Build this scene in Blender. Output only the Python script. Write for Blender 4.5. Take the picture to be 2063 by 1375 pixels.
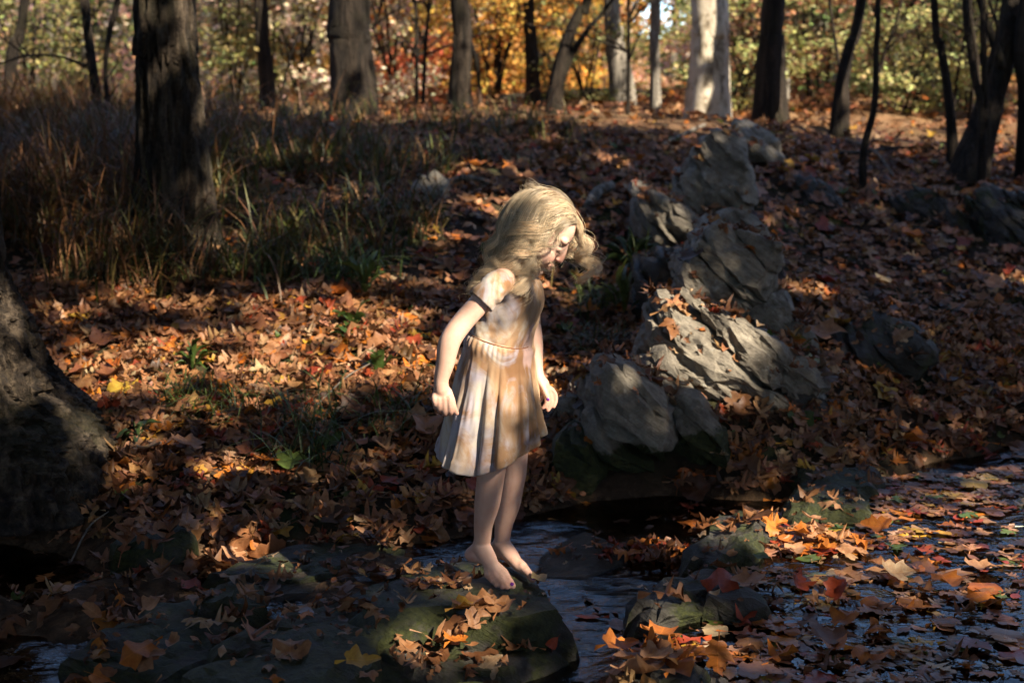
import bpy, bmesh, math, random
import numpy as np
from mathutils import Vector, Matrix
from mathutils.bvhtree import BVHTree

for o in list(bpy.data.objects):
    bpy.data.objects.remove(o, do_unlink=True)
scene = bpy.context.scene
COL = scene.collection
R = math.radians
rng = np.random.default_rng(7)
random.seed(7)

# ------------------------------------------------------------------ camera
CAM_H, PITCH, FPX = 1.40, R(10.0), 2865.0
cam_d = bpy.data.cameras.new('camera')
cam_d.lens = 50; cam_d.sensor_width = 36; cam_d.clip_end = 1500; cam_d.clip_start = 0.05
cam = bpy.data.objects.new('camera', cam_d); COL.objects.link(cam)
cam.location = (0, 0, CAM_H); cam.rotation_euler = (R(90) - PITCH, 0, 0)
cam_d.dof.use_dof = True; cam_d.dof.focus_distance = 3.92; cam_d.dof.aperture_fstop = 3.3
scene.camera = cam

# ------------------------------------------------------------------ sky and sun
SUN_AZ_VEC = Vector((0.64, -0.58, 0.0)).normalized()
SUN_EL = R(37)
SUN = np.array([SUN_AZ_VEC.x*math.cos(SUN_EL), SUN_AZ_VEC.y*math.cos(SUN_EL), math.sin(SUN_EL)])
world = bpy.data.worlds.new('World'); scene.world = world; world.use_nodes = True
wn = world.node_tree.nodes; wl = world.node_tree.links
sky = wn.new('ShaderNodeTexSky'); sky.sky_type = 'NISHITA'; sky.sun_disc = False
sky.sun_elevation = SUN_EL
sky.sun_rotation = math.atan2(SUN[0], SUN[1])
sky.altitude = 2500; sky.air_density = 1.0; sky.dust_density = 0.2; sky.ozone_density = 5.0
wn['Background'].inputs['Strength'].default_value = 0.15
wl.new(sky.outputs[0], wn['Background'].inputs[0])
sd = bpy.data.lights.new('sun', 'SUN'); sd.energy = 5.0; sd.angle = R(0.53); sd.color = (1.0, 0.91, 0.80)
so = bpy.data.objects.new('sun', sd); COL.objects.link(so)
so.rotation_euler = Vector(-SUN).to_track_quat('-Z', 'Y').to_euler()
so.location = (8, -6, 9)
vs = scene.view_settings
vs.view_transform = 'Standard'; vs.look = 'None'; vs.gamma = 1.0; vs.exposure = 1.72
vs.use_curve_mapping = False
vs.use_white_balance = True; vs.white_balance_temperature = 7000; vs.white_balance_tint = 8
cy = scene.cycles
cy.use_denoising = True
cy.max_bounces = 6; cy.diffuse_bounces = 3; cy.glossy_bounces = 3; cy.transmission_bounces = 4; cy.transparent_max_bounces = 8
cy.caustics_reflective = False; cy.caustics_refractive = False
cy.sample_clamp_indirect = 6.0

# ------------------------------------------------------------------ helpers
CP, SP = math.cos(PITCH), math.sin(PITCH)
def ray(px, py):
    u = (px - 1031.5)/FPX; v = (687.5 - py)/FPX
    return np.array([u, CP + v*SP, -SP + v*CP])
def P(px, py, Y):
    d = ray(px, py); s = Y/d[1]
    return np.array([d[0]*s, Y, CAM_H + d[2]*s])
def PZ(px, py, z=0.0):
    d = ray(px, py); s = (z - CAM_H)/d[2]
    return np.array([d[0]*s, d[1]*s, z])
def project(p):
    p = np.asarray(p, float); q = p - np.array([0, 0, CAM_H])
    dep = q[..., 1]*CP - q[..., 2]*SP; up = q[..., 1]*SP + q[..., 2]*CP
    return 1031.5 + FPX*q[..., 0]/dep, 687.5 - FPX*up/dep, dep

def _h(ix, iy, iz, seed):
    h = (ix.astype(np.int64)*374761393 + iy.astype(np.int64)*668265263 + iz.astype(np.int64)*2147483647 + seed*974711) & 0xffffffff
    h = ((h ^ (h >> 13))*1274126177) & 0xffffffff
    h = (h ^ (h >> 16)) & 0xffffffff
    return h/4294967295.0
def vnoise(p, seed=0):
    p = np.asarray(p, float)
    if p.shape[-1] == 2: p = np.concatenate([p, np.zeros(p.shape[:-1] + (1,))], -1)
    i = np.floor(p).astype(np.int64); f = p - i; f = f*f*(3 - 2*f)
    r = 0
    for dx in (0, 1):
        for dy in (0, 1):
            for dz in (0, 1):
                w = (f[..., 0] if dx else 1 - f[..., 0])*(f[..., 1] if dy else 1 - f[..., 1])*(f[..., 2] if dz else 1 - f[..., 2])
                r = r + w*_h(i[..., 0] + dx, i[..., 1] + dy, i[..., 2] + dz, seed)
    return r*2 - 1
def fbm(p, oct=4, seed=0, gain=0.5):
    p = np.asarray(p, float); a, r = 1.0, 0
    for k in range(oct):
        r = r + a*vnoise(p*2**k + 17.3*k, seed + k); a *= gain
    return r
def sstep(x, a, b):
    t = np.clip((x - a)/(b - a), 0, 1); return t*t*(3 - 2*t)

def mesh_np(name, verts, faces, smooth=True, col=None, attrs=None, uv=None):
    """verts (n,3); faces: list of (m,k) int arrays (any k)."""
    me = bpy.data.meshes.new(name)
    verts = np.asarray(verts, np.float32)
    if not isinstance(faces, (list, tuple)): faces = [faces]
    faces = [np.asarray(f, np.int32) for f in faces if len(f)]
    me.vertices.add(len(verts)); me.vertices.foreach_set('co', verts.ravel())
    nl = sum(f.size for f in faces); nf = sum(len(f) for f in faces)
    me.loops.add(nl); me.loops.foreach_set('vertex_index', np.concatenate([f.ravel() for f in faces]))
    me.polygons.add(nf)
    tot = np.concatenate([np.full(len(f), f.shape[1], np.int32) for f in faces])
    st = np.concatenate([[0], np.cumsum(tot)[:-1]]).astype(np.int32)
    me.polygons.foreach_set('loop_start', st)
    try: me.polygons.foreach_set('loop_total', tot)
    except Exception: pass
    me.polygons.foreach_set('use_smooth', np.full(nf, smooth, dtype=bool))
    if col is not None:
        c = np.ones((len(verts), 4), np.float32); c[:, :3] = col
        a = me.color_attributes.new('Col', 'FLOAT_COLOR', 'POINT'); a.data.foreach_set('color', c.ravel())
    for k, v in (attrs or {}).items():
        a = me.attributes.new(k, 'FLOAT', 'POINT'); a.data.foreach_set('value', np.asarray(v, np.float32))
    me.update(calc_edges=True); me.validate()
    return me
def add(name, me, mat=None, parent=None, label=None, cat=None, group=None, kind=None):
    o = bpy.data.objects.new(name, me); COL.objects.link(o)
    if mat is not None and me is not None and len(me.materials) == 0: me.materials.append(mat)
    if parent is not None: o.parent = parent
    if label: o['label'] = label
    if cat: o['category'] = cat
    if group: o['group'] = group
    if kind: o['kind'] = kind
    return o
def cat_meshes(parts):
    vs_, fs_, n = [], [], 0
    for v, f in parts:
        vs_.append(np.asarray(v, float))
        for g in (f if isinstance(f, list) else [f]): fs_.append(np.asarray(g) + n)
        n += len(v)
    return np.concatenate(vs_), fs_

def catmull(pts, n):
    pts = np.asarray(pts, float); m = len(pts)
    ext = np.vstack([2*pts[0] - pts[1], pts, 2*pts[-1] - pts[-2]])
    t = np.linspace(0, m - 1, n); i = np.clip(t.astype(int), 0, m - 2); f = (t - i)[:, None]
    p0, p1, p2, p3 = ext[i], ext[i + 1], ext[i + 2], ext[i + 3]
    return 0.5*((2*p1) + (-p0 + p2)*f + (2*p0 - 5*p1 + 4*p2 - p3)*f**2 + (-p0 + 3*p1 - 3*p2 + p3)*f**3)
def frames(c):
    t = np.gradient(c, axis=0); t /= np.linalg.norm(t, axis=1)[:, None] + 1e-12
    u = np.zeros_like(c); ref = np.array([0, -1.0, 0.05]) if abs(t[0][1]) < 0.9 else np.array([1.0, 0, 0])
    for k in range(len(c)):
        ref = ref - t[k]*np.dot(ref, t[k]); ref /= np.linalg.norm(ref) + 1e-12; u[k] = ref
    return t, u, np.cross(t, u)
def ring_faces(nr, ns, close=True):
    i = np.arange(nr - 1)[:, None]*ns; j = np.arange(ns if close else ns - 1)[None, :]
    a = i + j; b = i + (j + 1) % ns
    return np.stack([a, b, b + ns, a + ns], -1).reshape(-1, 4)
def tube(pts, rad, ns=12, nr=None, caps=True, squash=None):
    """round-capped tapered tube through pts, one continuous surface"""
    nr = nr or max(6, 4*len(pts))
    c = catmull(pts, nr); r = catmull(np.asarray(rad, float)[:, None], nr)[:, 0]; r = np.maximum(r, 1e-4)
    t, u, w = frames(c)
    if caps:
        k = 4; a = np.linspace(0, math.pi/2, k + 1)[:-1]
        c0 = [c[0] - t[0]*r[0]*math.cos(x) for x in a]; r0 = [r[0]*math.sin(x) + 1e-4 for x in a]
        c1 = [c[-1] + t[-1]*r[-1]*math.cos(x) for x in a[::-1]]; r1 = [r[-1]*math.sin(x) + 1e-4 for x in a[::-1]]
        c = np.vstack([c0, c, c1]); r = np.concatenate([r0, r, r1])
        u = np.vstack([[u[0]]*k, u, [u[-1]]*k]); w = np.vstack([[w[0]]*k, w, [w[-1]]*k])
    th = np.linspace(0, 2*math.pi, ns, endpoint=False)
    sx, sy = squash or (1, 1)
    v = c[:, None] + r[:, None, None]*(np.cos(th)[None, :, None]*u[:, None]*sx + np.sin(th)[None, :, None]*w[:, None]*sy)
    n = len(c); v = v.reshape(-1, 3); f = [ring_faces(n, ns)]
    v = np.vstack([v, c[0], c[-1]])
    j = np.arange(ns)
    f.append(np.stack([np.full(ns, n*ns), (j + 1) % ns, j], -1))
    f.append(np.stack([np.full(ns, n*ns + 1), (n - 1)*ns + j, (n - 1)*ns + (j + 1) % ns], -1))
    return v, f
def ellipsoid(c, axes, nu=24, nv=16):
    """axes: 3x3 rows = half-axis vectors"""
    a = np.linspace(0, math.pi, nv + 1)[1:-1]; b = np.linspace(0, 2*math.pi, nu, endpoint=False)
    x = np.sin(a)[:, None]*np.cos(b); y = np.sin(a)[:, None]*np.sin(b); z = np.cos(a)[:, None]*np.ones(nu)
    q = np.stack([x, y, z], -1).reshape(-1, 3); q = np.vstack([q, [0, 0, 1], [0, 0, -1]])
    v = np.asarray(c) + q @ np.asarray(axes); n = nv - 1
    j = np.arange(nu); f = [ring_faces(n, nu)[:, ::-1]]
    f.append(np.stack([np.full(nu, n*nu), j, (j + 1) % nu], -1))
    f.append(np.stack([np.full(nu, n*nu + 1), (n - 1)*nu + (j + 1) % nu, (n - 1)*nu + j], -1))
    return v, f

# ------------------------------------------------------------------ materials
class NT:
    def __init__(s, name):
        s.m = bpy.data.materials.new(name); s.m.use_nodes = True
        s.t = s.m.node_tree; s.b = s.t.nodes['Principled BSDF']; s.out = s.t.nodes['Material Output']
    def n(s, typ, **kw):
        x = s.t.nodes.new('ShaderNode' + typ)
        for k, v in kw.items():
            if k.startswith('i_'): x.inputs[k[2:].replace('_', ' ')].default_value = v
            else: setattr(x, k, v)
        return x
    def l(s, a, b): s.t.links.new(a, b)
    def val(s, x, sock):
        if isinstance(x, (int, float, tuple)): sock.default_value = x
        else: s.l(x, sock)
    def math(s, op, a, b=0.0, clamp=False):
        x = s.n('Math', operation=op, use_clamp=clamp); s.val(a, x.inputs[0]); s.val(b, x.inputs[1]); return x.outputs[0]
    def mix(s, fac, a, b, mode='MIX'):
        x = s.n('Mix', data_type='RGBA', blend_type=mode); s.val(fac, x.inputs[0])
        s.val(a, x.inputs[6]); s.val(b, x.inputs[7]); return x.outputs[2]
    def noise(s, scale, detail=4, vec=None, rough=0.55, dist=0.0):
        x = s.n('TexNoise'); x.inputs['Scale'].default_value = scale; x.inputs['Detail'].default_value = detail
        x.inputs['Roughness'].default_value = rough; x.inputs['Distortion'].default_value = dist
        if vec is not None: s.l(vec, x.inputs['Vector'])
        return x.outputs[0]
    def ramp(s, fac, stops, interp='LINEAR'):
        x = s.n('ValToRGB'); x.color_ramp.interpolation = interp
        e = x.color_ramp.elements
        while len(e) < len(stops): e.new(0.5)
        for k, (p, c) in enumerate(stops):
            e[k].position = p; e[k].color = tuple(c) + (1,) if len(c) == 3 else c
        s.l(fac, x.inputs[0]); return x.outputs[0]
    def geo(s, name='Position'): return s.n('NewGeometry').outputs[name]
    def obj(s): return s.n('TexCoord').outputs['Object']
    def mapping(s, vec, scale=(1, 1, 1), rot=(0, 0, 0)):
        x = s.n('Mapping'); x.inputs['Scale'].default_value = scale; x.inputs['Rotation'].default_value = rot
        s.l(vec, x.inputs['Vector']); return x.outputs[0]
    def bump(s, h, strength=0.5, dist=0.01):
        x = s.n('Bump'); x.inputs['Strength'].default_value = strength; x.inputs['Distance'].default_value = dist
        s.l(h, x.inputs['Height']); s.l(x.outputs[0], s.b.inputs['Normal']); return x.outputs[0]
    def base(s, c): s.val(c, s.b.inputs['Base Color'])
    def set(s, **kw):
        for k, v in kw.items(): s.val(v, s.b.inputs[k.replace('_', ' ')])

def leaf_material(name, source, transl=0.35, rough=0.55, spec=0.25, vary=True):
    """source: 'attr' colour attribute, 'object' object colour, 'both' object colour times per-leaf tint"""
    m = NT(name)
    if source == 'attr': c = m.n('Attribute', attribute_name='Col').outputs['Color']
    elif source == 'object': c = m.n('ObjectInfo').outputs['Color']
    else:
        c = m.mix(1.0, m.n('ObjectInfo').outputs['Color'], m.n('Attribute', attribute_name='Col').outputs['Color'], 'MULTIPLY')
    if vary:
        n = m.noise(38, 5, m.geo(), 0.65)
        c = m.mix(m.ramp(n, [(0.35, (0, 0, 0)), (0.72, (1, 1, 1))]), m.mix(1.0, c, (0.62, 0.5, 0.42, 1), 'MULTIPLY'), c)
        m.bump(m.noise(55, 3, m.geo()), 0.45, 0.004)
        # pale midrib and side veins
        lx = m.n('Attribute', attribute_name='lx').outputs['Fac']; ly = m.n('Attribute', attribute_name='ly').outputs['Fac']
        ay = m.math('ABSOLUTE', m.math('SUBTRACT', ly, 2.0))
        side = m.math('PINGPONG', m.math('SUBTRACT', m.math('MULTIPLY', lx, 7.0), m.math('MULTIPLY', ay, 6.0)), 0.5)
        vein = m.math('MAXIMUM', m.math('LESS_THAN', ay, 0.014), m.math('MULTIPLY', m.math('LESS_THAN', side, 0.035), m.math('LESS_THAN', ay, 0.6)))
        c = m.mix(m.math('MULTIPLY', vein, 0.45), c, m.mix(1.0, c, (1.7, 1.6, 1.4, 1), 'MULTIPLY'))
    m.base(c); m.set(Roughness=rough, Specular_IOR_Level=spec)
    tr = m.n('BsdfTranslucent'); m.l(c, tr.inputs['Color'])
    mx = m.n('MixShader'); mx.inputs[0].default_value = transl
    m.l(m.b.outputs[0], mx.inputs[1]); m.l(tr.outputs[0], mx.inputs[2]); m.l(mx.outputs[0], m.out.inputs[0])
    return m.m
# ------------------------------------------------------------------ terrain
_edge = [(-600, 1040), (0, 1045), (150, 1060), (300, 1085), (500, 1085), (700, 1075), (900, 1060), (1050, 1020), (1180, 985),
         (1320, 975), (1480, 985), (1640, 975), (1760, 950), (1900, 905), (2063, 890), (2600, 870)]
_e = np.array([PZ(a, b, 0.02)[:2] for a, b in _edge])
def Ye(x): return np.interp(x, _e[:, 0], _e[:, 1])
_pt = np.array([-9, 0, .12, .35, .8, 1.5, 2.5, 3.5, 5.4, 8.4, 12, 20, 600])
_pz = np.array([0, .0, .05, .12, .23, .35, .53, .78, 1.08, 1.27, 1.34, 1.37, 1.37])
_led = np.array([PZ(a, b)[:2] for a, b in [(2050, 940), (1750, 965), (1600, 1010), (1470, 1050), (1400, 1130), (1330, 1200), (1270, 1270), (1250, 1330), (1150, 1420), (1000, 1600)]])
def x_ledge(y):
    o = np.argsort(_led[:, 1]); return np.interp(y, _led[o, 1], _led[o, 0])
def water_z(x, y):
    s = sstep(x - x_ledge(y), -0.10, 0.12)
    z = -0.025 + 0.03*s - 0.03*sstep(-x, 0.25, 1.2)*(1 - s)
    # the chute: slides down from the gap to the near pool
    z = z - 0.03*(1 - s)*sstep(4.4 - y, 0.0, 0.9)
    return z
_oc = np.array([[*P(1240, 930, 4.75)[:2]], [*P(1340, 720, 5.6)[:2]], [*P(1420, 560, 6.6)[:2]], [*P(1450, 400, 7.9)[:2]], [*P(1520, 270, 9.6)[:2]], [*P(1560, 215, 11.5)[:2]]])
def x_outcrop(y): return np.interp(y, _oc[:, 1], _oc[:, 0])
def ground_z(x, y):
    x = np.asarray(x, float); y = np.asarray(y, float)
    t = y - Ye(x)
    z = np.interp(t + 0.10*fbm(np.stack([x*1.3, y*1.3], -1), 3, 5), _pt, _pz)
    p2 = np.stack([x, y], -1)
    land = sstep(t, 0.0, 0.5)
    z = z + land*(0.05*fbm(p2*1.1, 3, 11) + 0.02*fbm(p2*4.5, 3, 12))*np.clip(1.2 - t*0.03, 0.3, 1)
    # raised ridge under the rock outcrop, gully on its left
    dx = x - x_outcrop(y); on = sstep(y, 4.9, 5.6)*(1 - sstep(y, 9.5, 11.5))
    ridge = np.where(dx < 0, np.exp(-(dx/0.16)**2), np.exp(-(dx/0.75)**2))
    z = z + on*(0.16*ridge - 0.08*np.exp(-((dx + 0.5)/0.4)**2))
    # hump beside the big left tree, second terrace of the left bank
    z = z + 0.10*np.exp(-(((x + 2.2)/1.2)**2 + ((y - 8.2)/1.4)**2))
    z = z - 0.07*sstep(-x, 1.0, 4.0)*sstep(y, 8, 11)
    # far hillside with a gap toward the sky
    az = x/np.maximum(y, 1)
    hill = sstep(y, 20, 75)*8.0*(1 - 0.97*np.exp(-((az - 0.108)/0.035)**2))
    z = z + hill + 0.25*sstep(y, 14, 24)*fbm(p2*0.12, 3, 21)
    # stream bed
    wz = water_z(x, y)
    calm_ = np.maximum(sstep(x - x_ledge(y), -0.15, 0.1), sstep(x, -0.05, 0.2))
    lump = sstep(-x, 0.25, 0.6)*(1 - calm_)
    bed = wz - 0.035 + 0.028*lump - 0.05*calm_ + (0.055 + 0.02*lump - 0.03*calm_)*fbm(p2*2.6, 4, 31)
    m = sstep(t, -0.10, 0.06)
    z = bed*(1 - m) + np.maximum(z, wz - 0.02)*m
    # land behind and beside the camera
    back = sstep(2.3 - y, 0.0, 1.6)
    z = z*(1 - back) + (0.12 + 0.05*fbm(p2*1.1, 3, 11))*back
    return z
def axis_coords(segs):
    out = []
    for a, b, n in segs: out.append(np.linspace(a, b, n, endpoint=False))
    out.append([segs[-1][1]]); return np.concatenate(out)
gx = axis_coords([(-400, -60, 10), (-60, -12, 20), (-12, -4, 32), (-4, -2.2, 30), (-2.2, 2.4, 170), (2.4, 4.5, 34), (4.5, 12, 30), (12, 60, 20), (60, 400, 10)])
gy = axis_coords([(-300, -20, 10), (-20, 0, 16), (0, 2.8, 20), (2.8, 5.8, 120), (5.8, 9, 90), (9, 15, 70), (15, 30, 50), (30, 80, 40), (80, 700, 12)])
GX, GY = np.meshgrid(gx, gy)
GZ = ground_z(GX, GY)
gv = np.stack([GX, GY, GZ], -1).reshape(-1, 3)
gf = ring_faces(len(gy), len(gx), close=False)
m = NT('forest_soil')
n1 = m.noise(2.2, 5, m.geo()); n2 = m.noise(26, 6, m.geo(), 0.7)
soil = m.ramp(n2, [(0.3, (0.012, 0.008, 0.005)), (0.55, (0.035, 0.021, 0.012)), (0.8, (0.09, 0.05, 0.026))])
moss = m.ramp(n2, [(0.3, (0.008, 0.011, 0.004)), (0.7, (0.035, 0.045, 0.014))])
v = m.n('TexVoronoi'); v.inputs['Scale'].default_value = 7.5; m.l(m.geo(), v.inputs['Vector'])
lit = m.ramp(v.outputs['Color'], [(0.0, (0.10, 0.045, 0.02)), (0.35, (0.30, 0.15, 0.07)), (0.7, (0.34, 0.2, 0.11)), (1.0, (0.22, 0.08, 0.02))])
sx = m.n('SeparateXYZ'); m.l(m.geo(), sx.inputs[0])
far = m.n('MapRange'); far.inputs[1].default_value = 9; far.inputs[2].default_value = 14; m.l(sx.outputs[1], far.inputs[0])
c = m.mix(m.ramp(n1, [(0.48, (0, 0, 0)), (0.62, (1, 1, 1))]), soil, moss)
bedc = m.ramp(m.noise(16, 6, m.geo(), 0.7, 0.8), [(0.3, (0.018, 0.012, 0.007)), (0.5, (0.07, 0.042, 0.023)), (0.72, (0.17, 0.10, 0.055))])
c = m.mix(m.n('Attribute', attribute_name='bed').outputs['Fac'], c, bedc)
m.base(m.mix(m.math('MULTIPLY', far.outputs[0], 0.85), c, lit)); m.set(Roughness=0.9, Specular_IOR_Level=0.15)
m.bump(n2, 0.9, 0.02)
M_SOIL = m.m
bedm = (1 - sstep(GY - Ye(GX), -0.05, 0.12))*sstep(GY, 2.3, 3.0)
ground_me = mesh_np('ground', gv, gf, attrs={'bed': bedm.ravel()})
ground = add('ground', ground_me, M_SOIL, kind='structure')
BV, BF = [gv], [gf]                                        # surfaces on which leaves may land
def bvh_add(v, fs):
    n = sum(len(a) for a in BV); BV.append(np.asarray(v))
    for f in (fs if isinstance(fs, list) else [fs]): BF.append(np.asarray(f) + n)

# ------------------------------------------------------------------ water
wx = np.linspace(-3.6, 4.2, 300); wy = np.linspace(2.2, 6.3, 220)
WX, WY = np.meshgrid(wx, wy)
flow = fbm(np.stack([WX*7 + 2*WY, WY*9 - WX*3], -1), 3, 41)
WZ = water_z(WX, WY) + 0.004*flow*(1 - sstep(WX - x_ledge(WY), -0.1, 0.15)) + 0.0012*flow
keep = WZ > GZ.min() - 1
m = NT('stream_water')
pos = m.geo()
w1 = m.noise(7.5, 3, m.mapping(pos, (1.0, 1.9, 1.0), (0, 0, 0.35)), 0.5, 0.7)
w2 = m.noise(42, 3, m.mapping(pos, (0.7, 2.6, 1.0), (0, 0, -0.5)), 0.6, 0.6)
calm = m.noise(2.0, 2, pos)
rip = m.n('Attribute', attribute_name='ripple').outputs['Fac']
h = m.math('ADD', m.math('MULTIPLY', w1, 1.0), m.math('MULTIPLY', m.math('MULTIPLY', w2, 0.16), rip))
bp = m.n('Bump'); bp.inputs['Strength'].default_value = 0.55; bp.inputs['Distance'].default_value = 0.013
m.l(h, bp.inputs['Height'])
gl = m.n('BsdfGlossy'); gl.inputs['Roughness'].default_value = 0.03; m.l(bp.outputs[0], gl.inputs['Normal'])
trn = m.n('BsdfTransparent'); trn.inputs['Color'].default_value = (0.62, 0.48, 0.34, 1)
fr = m.n('Fresnel'); fr.inputs['IOR'].default_value = 1.45; m.l(bp.outputs[0], fr.inputs['Normal'])
mx = m.n('MixShader'); m.l(fr.outputs[0], mx.inputs[0]); m.l(trn.outputs[0], mx.inputs[1]); m.l(gl.outputs[0], mx.inputs[2])
m.l(mx.outputs[0], m.out.inputs[0])
M_WATER = m.m
ripple = (1 - 0.85*sstep(WX - x_ledge(WY), -0.05, 0.2)).ravel()
water = add('stream_water', mesh_np('stream_water', np.stack([WX, WY, WZ], -1).reshape(-1, 3), ring_faces(len(wy), len(wx), close=False), attrs={'ripple': ripple}), M_WATER, kind='structure')

# ------------------------------------------------------------------ rocks
def rock_material(name, c0, c1, c2, mossy, strata_rot, wet=0.7, lichen=0.7):
    m = NT(name); pos = m.geo()
    st = m.noise(4.0, 6, m.mapping(m.mapping(pos, (1, 1, 1), strata_rot), (1.2, 2.0, 10.0)), 0.75, 0.0)
    n = m.noise(26, 8, pos, 0.75)
    c = m.ramp(m.math('ADD', m.math('MULTIPLY', st, 0.45), m.math('MULTIPLY', n, 0.55)), [(0.33, c0), (0.5, c1), (0.68, c2)])
    lich = m.noise(9, 5, pos, 0.7)
    c = m.mix(m.ramp(lich, [(0.62, (0, 0, 0)), (0.70, (lichen, lichen, lichen))]), c, (0.40, 0.41, 0.36, 1))
    mo = m.ramp(m.noise(60, 3, pos), [(0.3, (0.012, 0.016, 0.005)), (0.75, (0.055, 0.06, 0.016))])
    at = m.n('Attribute', attribute_name='moss').outputs['Fac']
    k = m.math('ADD', at, m.math('MULTIPLY', m.math('SUBTRACT', m.noise(7, 5, pos, 0.7), 0.5), 2.2))
    k = m.ramp(m.math('ADD', k, mossy), [(0.40, (0, 0, 0)), (0.62, (1, 1, 1))])
    m.base(m.mix(k, c, mo)); m.set(Roughness=wet, Specular_IOR_Level=0.3)
    m.bump(m.math('ADD', m.math('MULTIPLY', st, 1.0), m.math('MULTIPLY', n, 1.0)), 0.8, 0.03)
    return m.m
M_ROCK = rock_material('grey_schist', (0.060, 0.050, 0.038), (0.20, 0.172, 0.132), (0.37, 0.325, 0.25), 0.10, (0.25, -0.62, 0.0), 0.62)
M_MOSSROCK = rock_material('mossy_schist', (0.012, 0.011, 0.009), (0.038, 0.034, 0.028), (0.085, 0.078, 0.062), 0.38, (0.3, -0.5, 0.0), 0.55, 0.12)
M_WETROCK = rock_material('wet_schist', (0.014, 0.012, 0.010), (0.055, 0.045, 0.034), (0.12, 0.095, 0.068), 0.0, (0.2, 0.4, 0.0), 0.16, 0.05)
def smooth_outline(pts, n):
    pts = np.asarray(pts, float); p = np.vstack([pts, pts[:1]])
    d = np.concatenate([[0], np.cumsum(np.linalg.norm(np.diff(p, axis=0), axis=1))])
    s = np.linspace(0, d[-1], n, endpoint=False)
    return np.stack([np.interp(s, d, p[:, 0]), np.interp(s, d, p[:, 1])], -1)
def vert_normals(v, fs):
    n = np.zeros_like(v)
    for f in fs:
        c = np.cross(v[f[:, 1]] - v[f[:, 0]], v[f[:, 2]] - v[f[:, 0]])
        for k in range(f.shape[1]): np.add.at(n, f[:, k], c)
    return n/(np.linalg.norm(n, axis=1)[:, None] + 1e-12)
def ground_hit(px, py, y0=2.6, y1=60):
    """distance at which the line of sight through a picture point meets the ground"""
    ys = np.concatenate([np.arange(y0, 14, 0.03), np.arange(14, y1, 0.25)])
    d = ray(px, py); k = ys/d[1]
    below = CAM_H + d[2]*k < ground_z(d[0]*k, ys)
    i = np.argmax(below); return float(ys[i]) if below.any() else y1
def hull(pts, cuts=0.028):
    """convex angular block through pts, its faces split finely enough to take relief"""
    bm = bmesh.new()
    for p in pts: bm.verts.new(p)
    r = bmesh.ops.convex_hull(bm, input=bm.verts)
    junk = [e for e in set(r['geom_interior']) | set(r['geom_unused']) if isinstance(e, bmesh.types.BMVert)]
    if junk: bmesh.ops.delete(bm, geom=junk, context='VERTS')
    for _ in range(5):
        es = [e for e in bm.edges if e.calc_length() > cuts*1.8]
        if not es or len(bm.faces) > 9000: break
        bmesh.ops.subdivide_edges(bm, edges=es, cuts=1, use_grid_fill=True)
        bmesh.ops.triangulate(bm, faces=bm.faces)
    bmesh.ops.recalc_face_normals(bm, faces=bm.faces)
    bm.verts.index_update(); v = np.array([q.co[:] for q in bm.verts]); f = np.array([[q.index for q in g.verts] for g in bm.faces]); bm.free()
    return v, f
def relief(v, f, seed, amp, ang):
    n = vert_normals(v, [f]); a = np.array(ang)/np.linalg.norm(ang)
    s = v @ a + 0.012*fbm(v*3.0, 2, seed)
    k = s*np.float64(19.0) + 0.5*vnoise(v*1.7, seed + 3); fr = k - np.floor(k)
    lay = vnoise(np.stack([np.floor(k)*7.31, np.full(len(v), 0.5), np.full(len(v), 0.5)], -1), seed + 9)
    broken = sstep(fbm(v*2.6, 3, seed + 21), -0.15, 0.35)
    crack = -np.exp(-((fr - 0.5)/0.09)**2)*broken
    d = amp*(0.6*lay*(0.35 + 0.65*broken) + 0.7*crack + 0.9*fbm(v*9, 4, seed + 5, 0.6) + 0.8*fbm(v*2.8, 2, seed + 6))
    d = d + amp*0.5*np.minimum(0, fbm(v*6.5, 3, seed + 31))*3.0*(fbm(v*3.1, 2, seed + 33) > 0.1)
    return v + n*d[:, None]
def _finish(blocks, label, mat, seed, amp, ang, moss):
    out = []
    for i, (v, f) in enumerate(blocks): out.append((relief(v, f, seed + 50*i, amp, ang), [f]))
    v, f = cat_meshes(out)
    bvh_add(v, f); c = v.mean(0).copy(); c[2] = v[:, 2].min()
    mo = moss(v) if callable(moss) else np.full(len(v), moss)
    o = add('rock', mesh_np('rock', v - c, f, smooth=False, attrs={'moss': mo}), mat, label=label, cat='rock'); o.location = c
    return o
def plates(v, ang, r_, th):
    """split a block into the stepped plates of its layering"""
    a = np.array(ang)/np.linalg.norm(ang); c = v.mean(0)
    v = np.vstack([v, c + (v - c)*0.6]); s = v @ a; lo, hi = s.min(), s.max(); out = []; x = lo
    while x < hi - 0.25*th:
        t = th*r_.uniform(0.5, 1.7); q = v[(s >= x - 0.006) & (s <= x + t + 0.006)]
        if len(q) > 12:
            m_ = q.mean(0); h = ((q - m_) @ a)[:, None]*a; flat_ = q - m_ - h
            q = m_ + h*0.96 + flat_*r_.uniform(0.86, 1.07) + np.cross(a, r_.normal(size=3))*0.012
            if len(q) > 240: q = q[r_.choice(len(q), 240, replace=False)]
            q = q + r_.normal(size=q.shape)*0.004
            out.append(hull(q, 0.022))
        x += t
    return out
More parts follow.
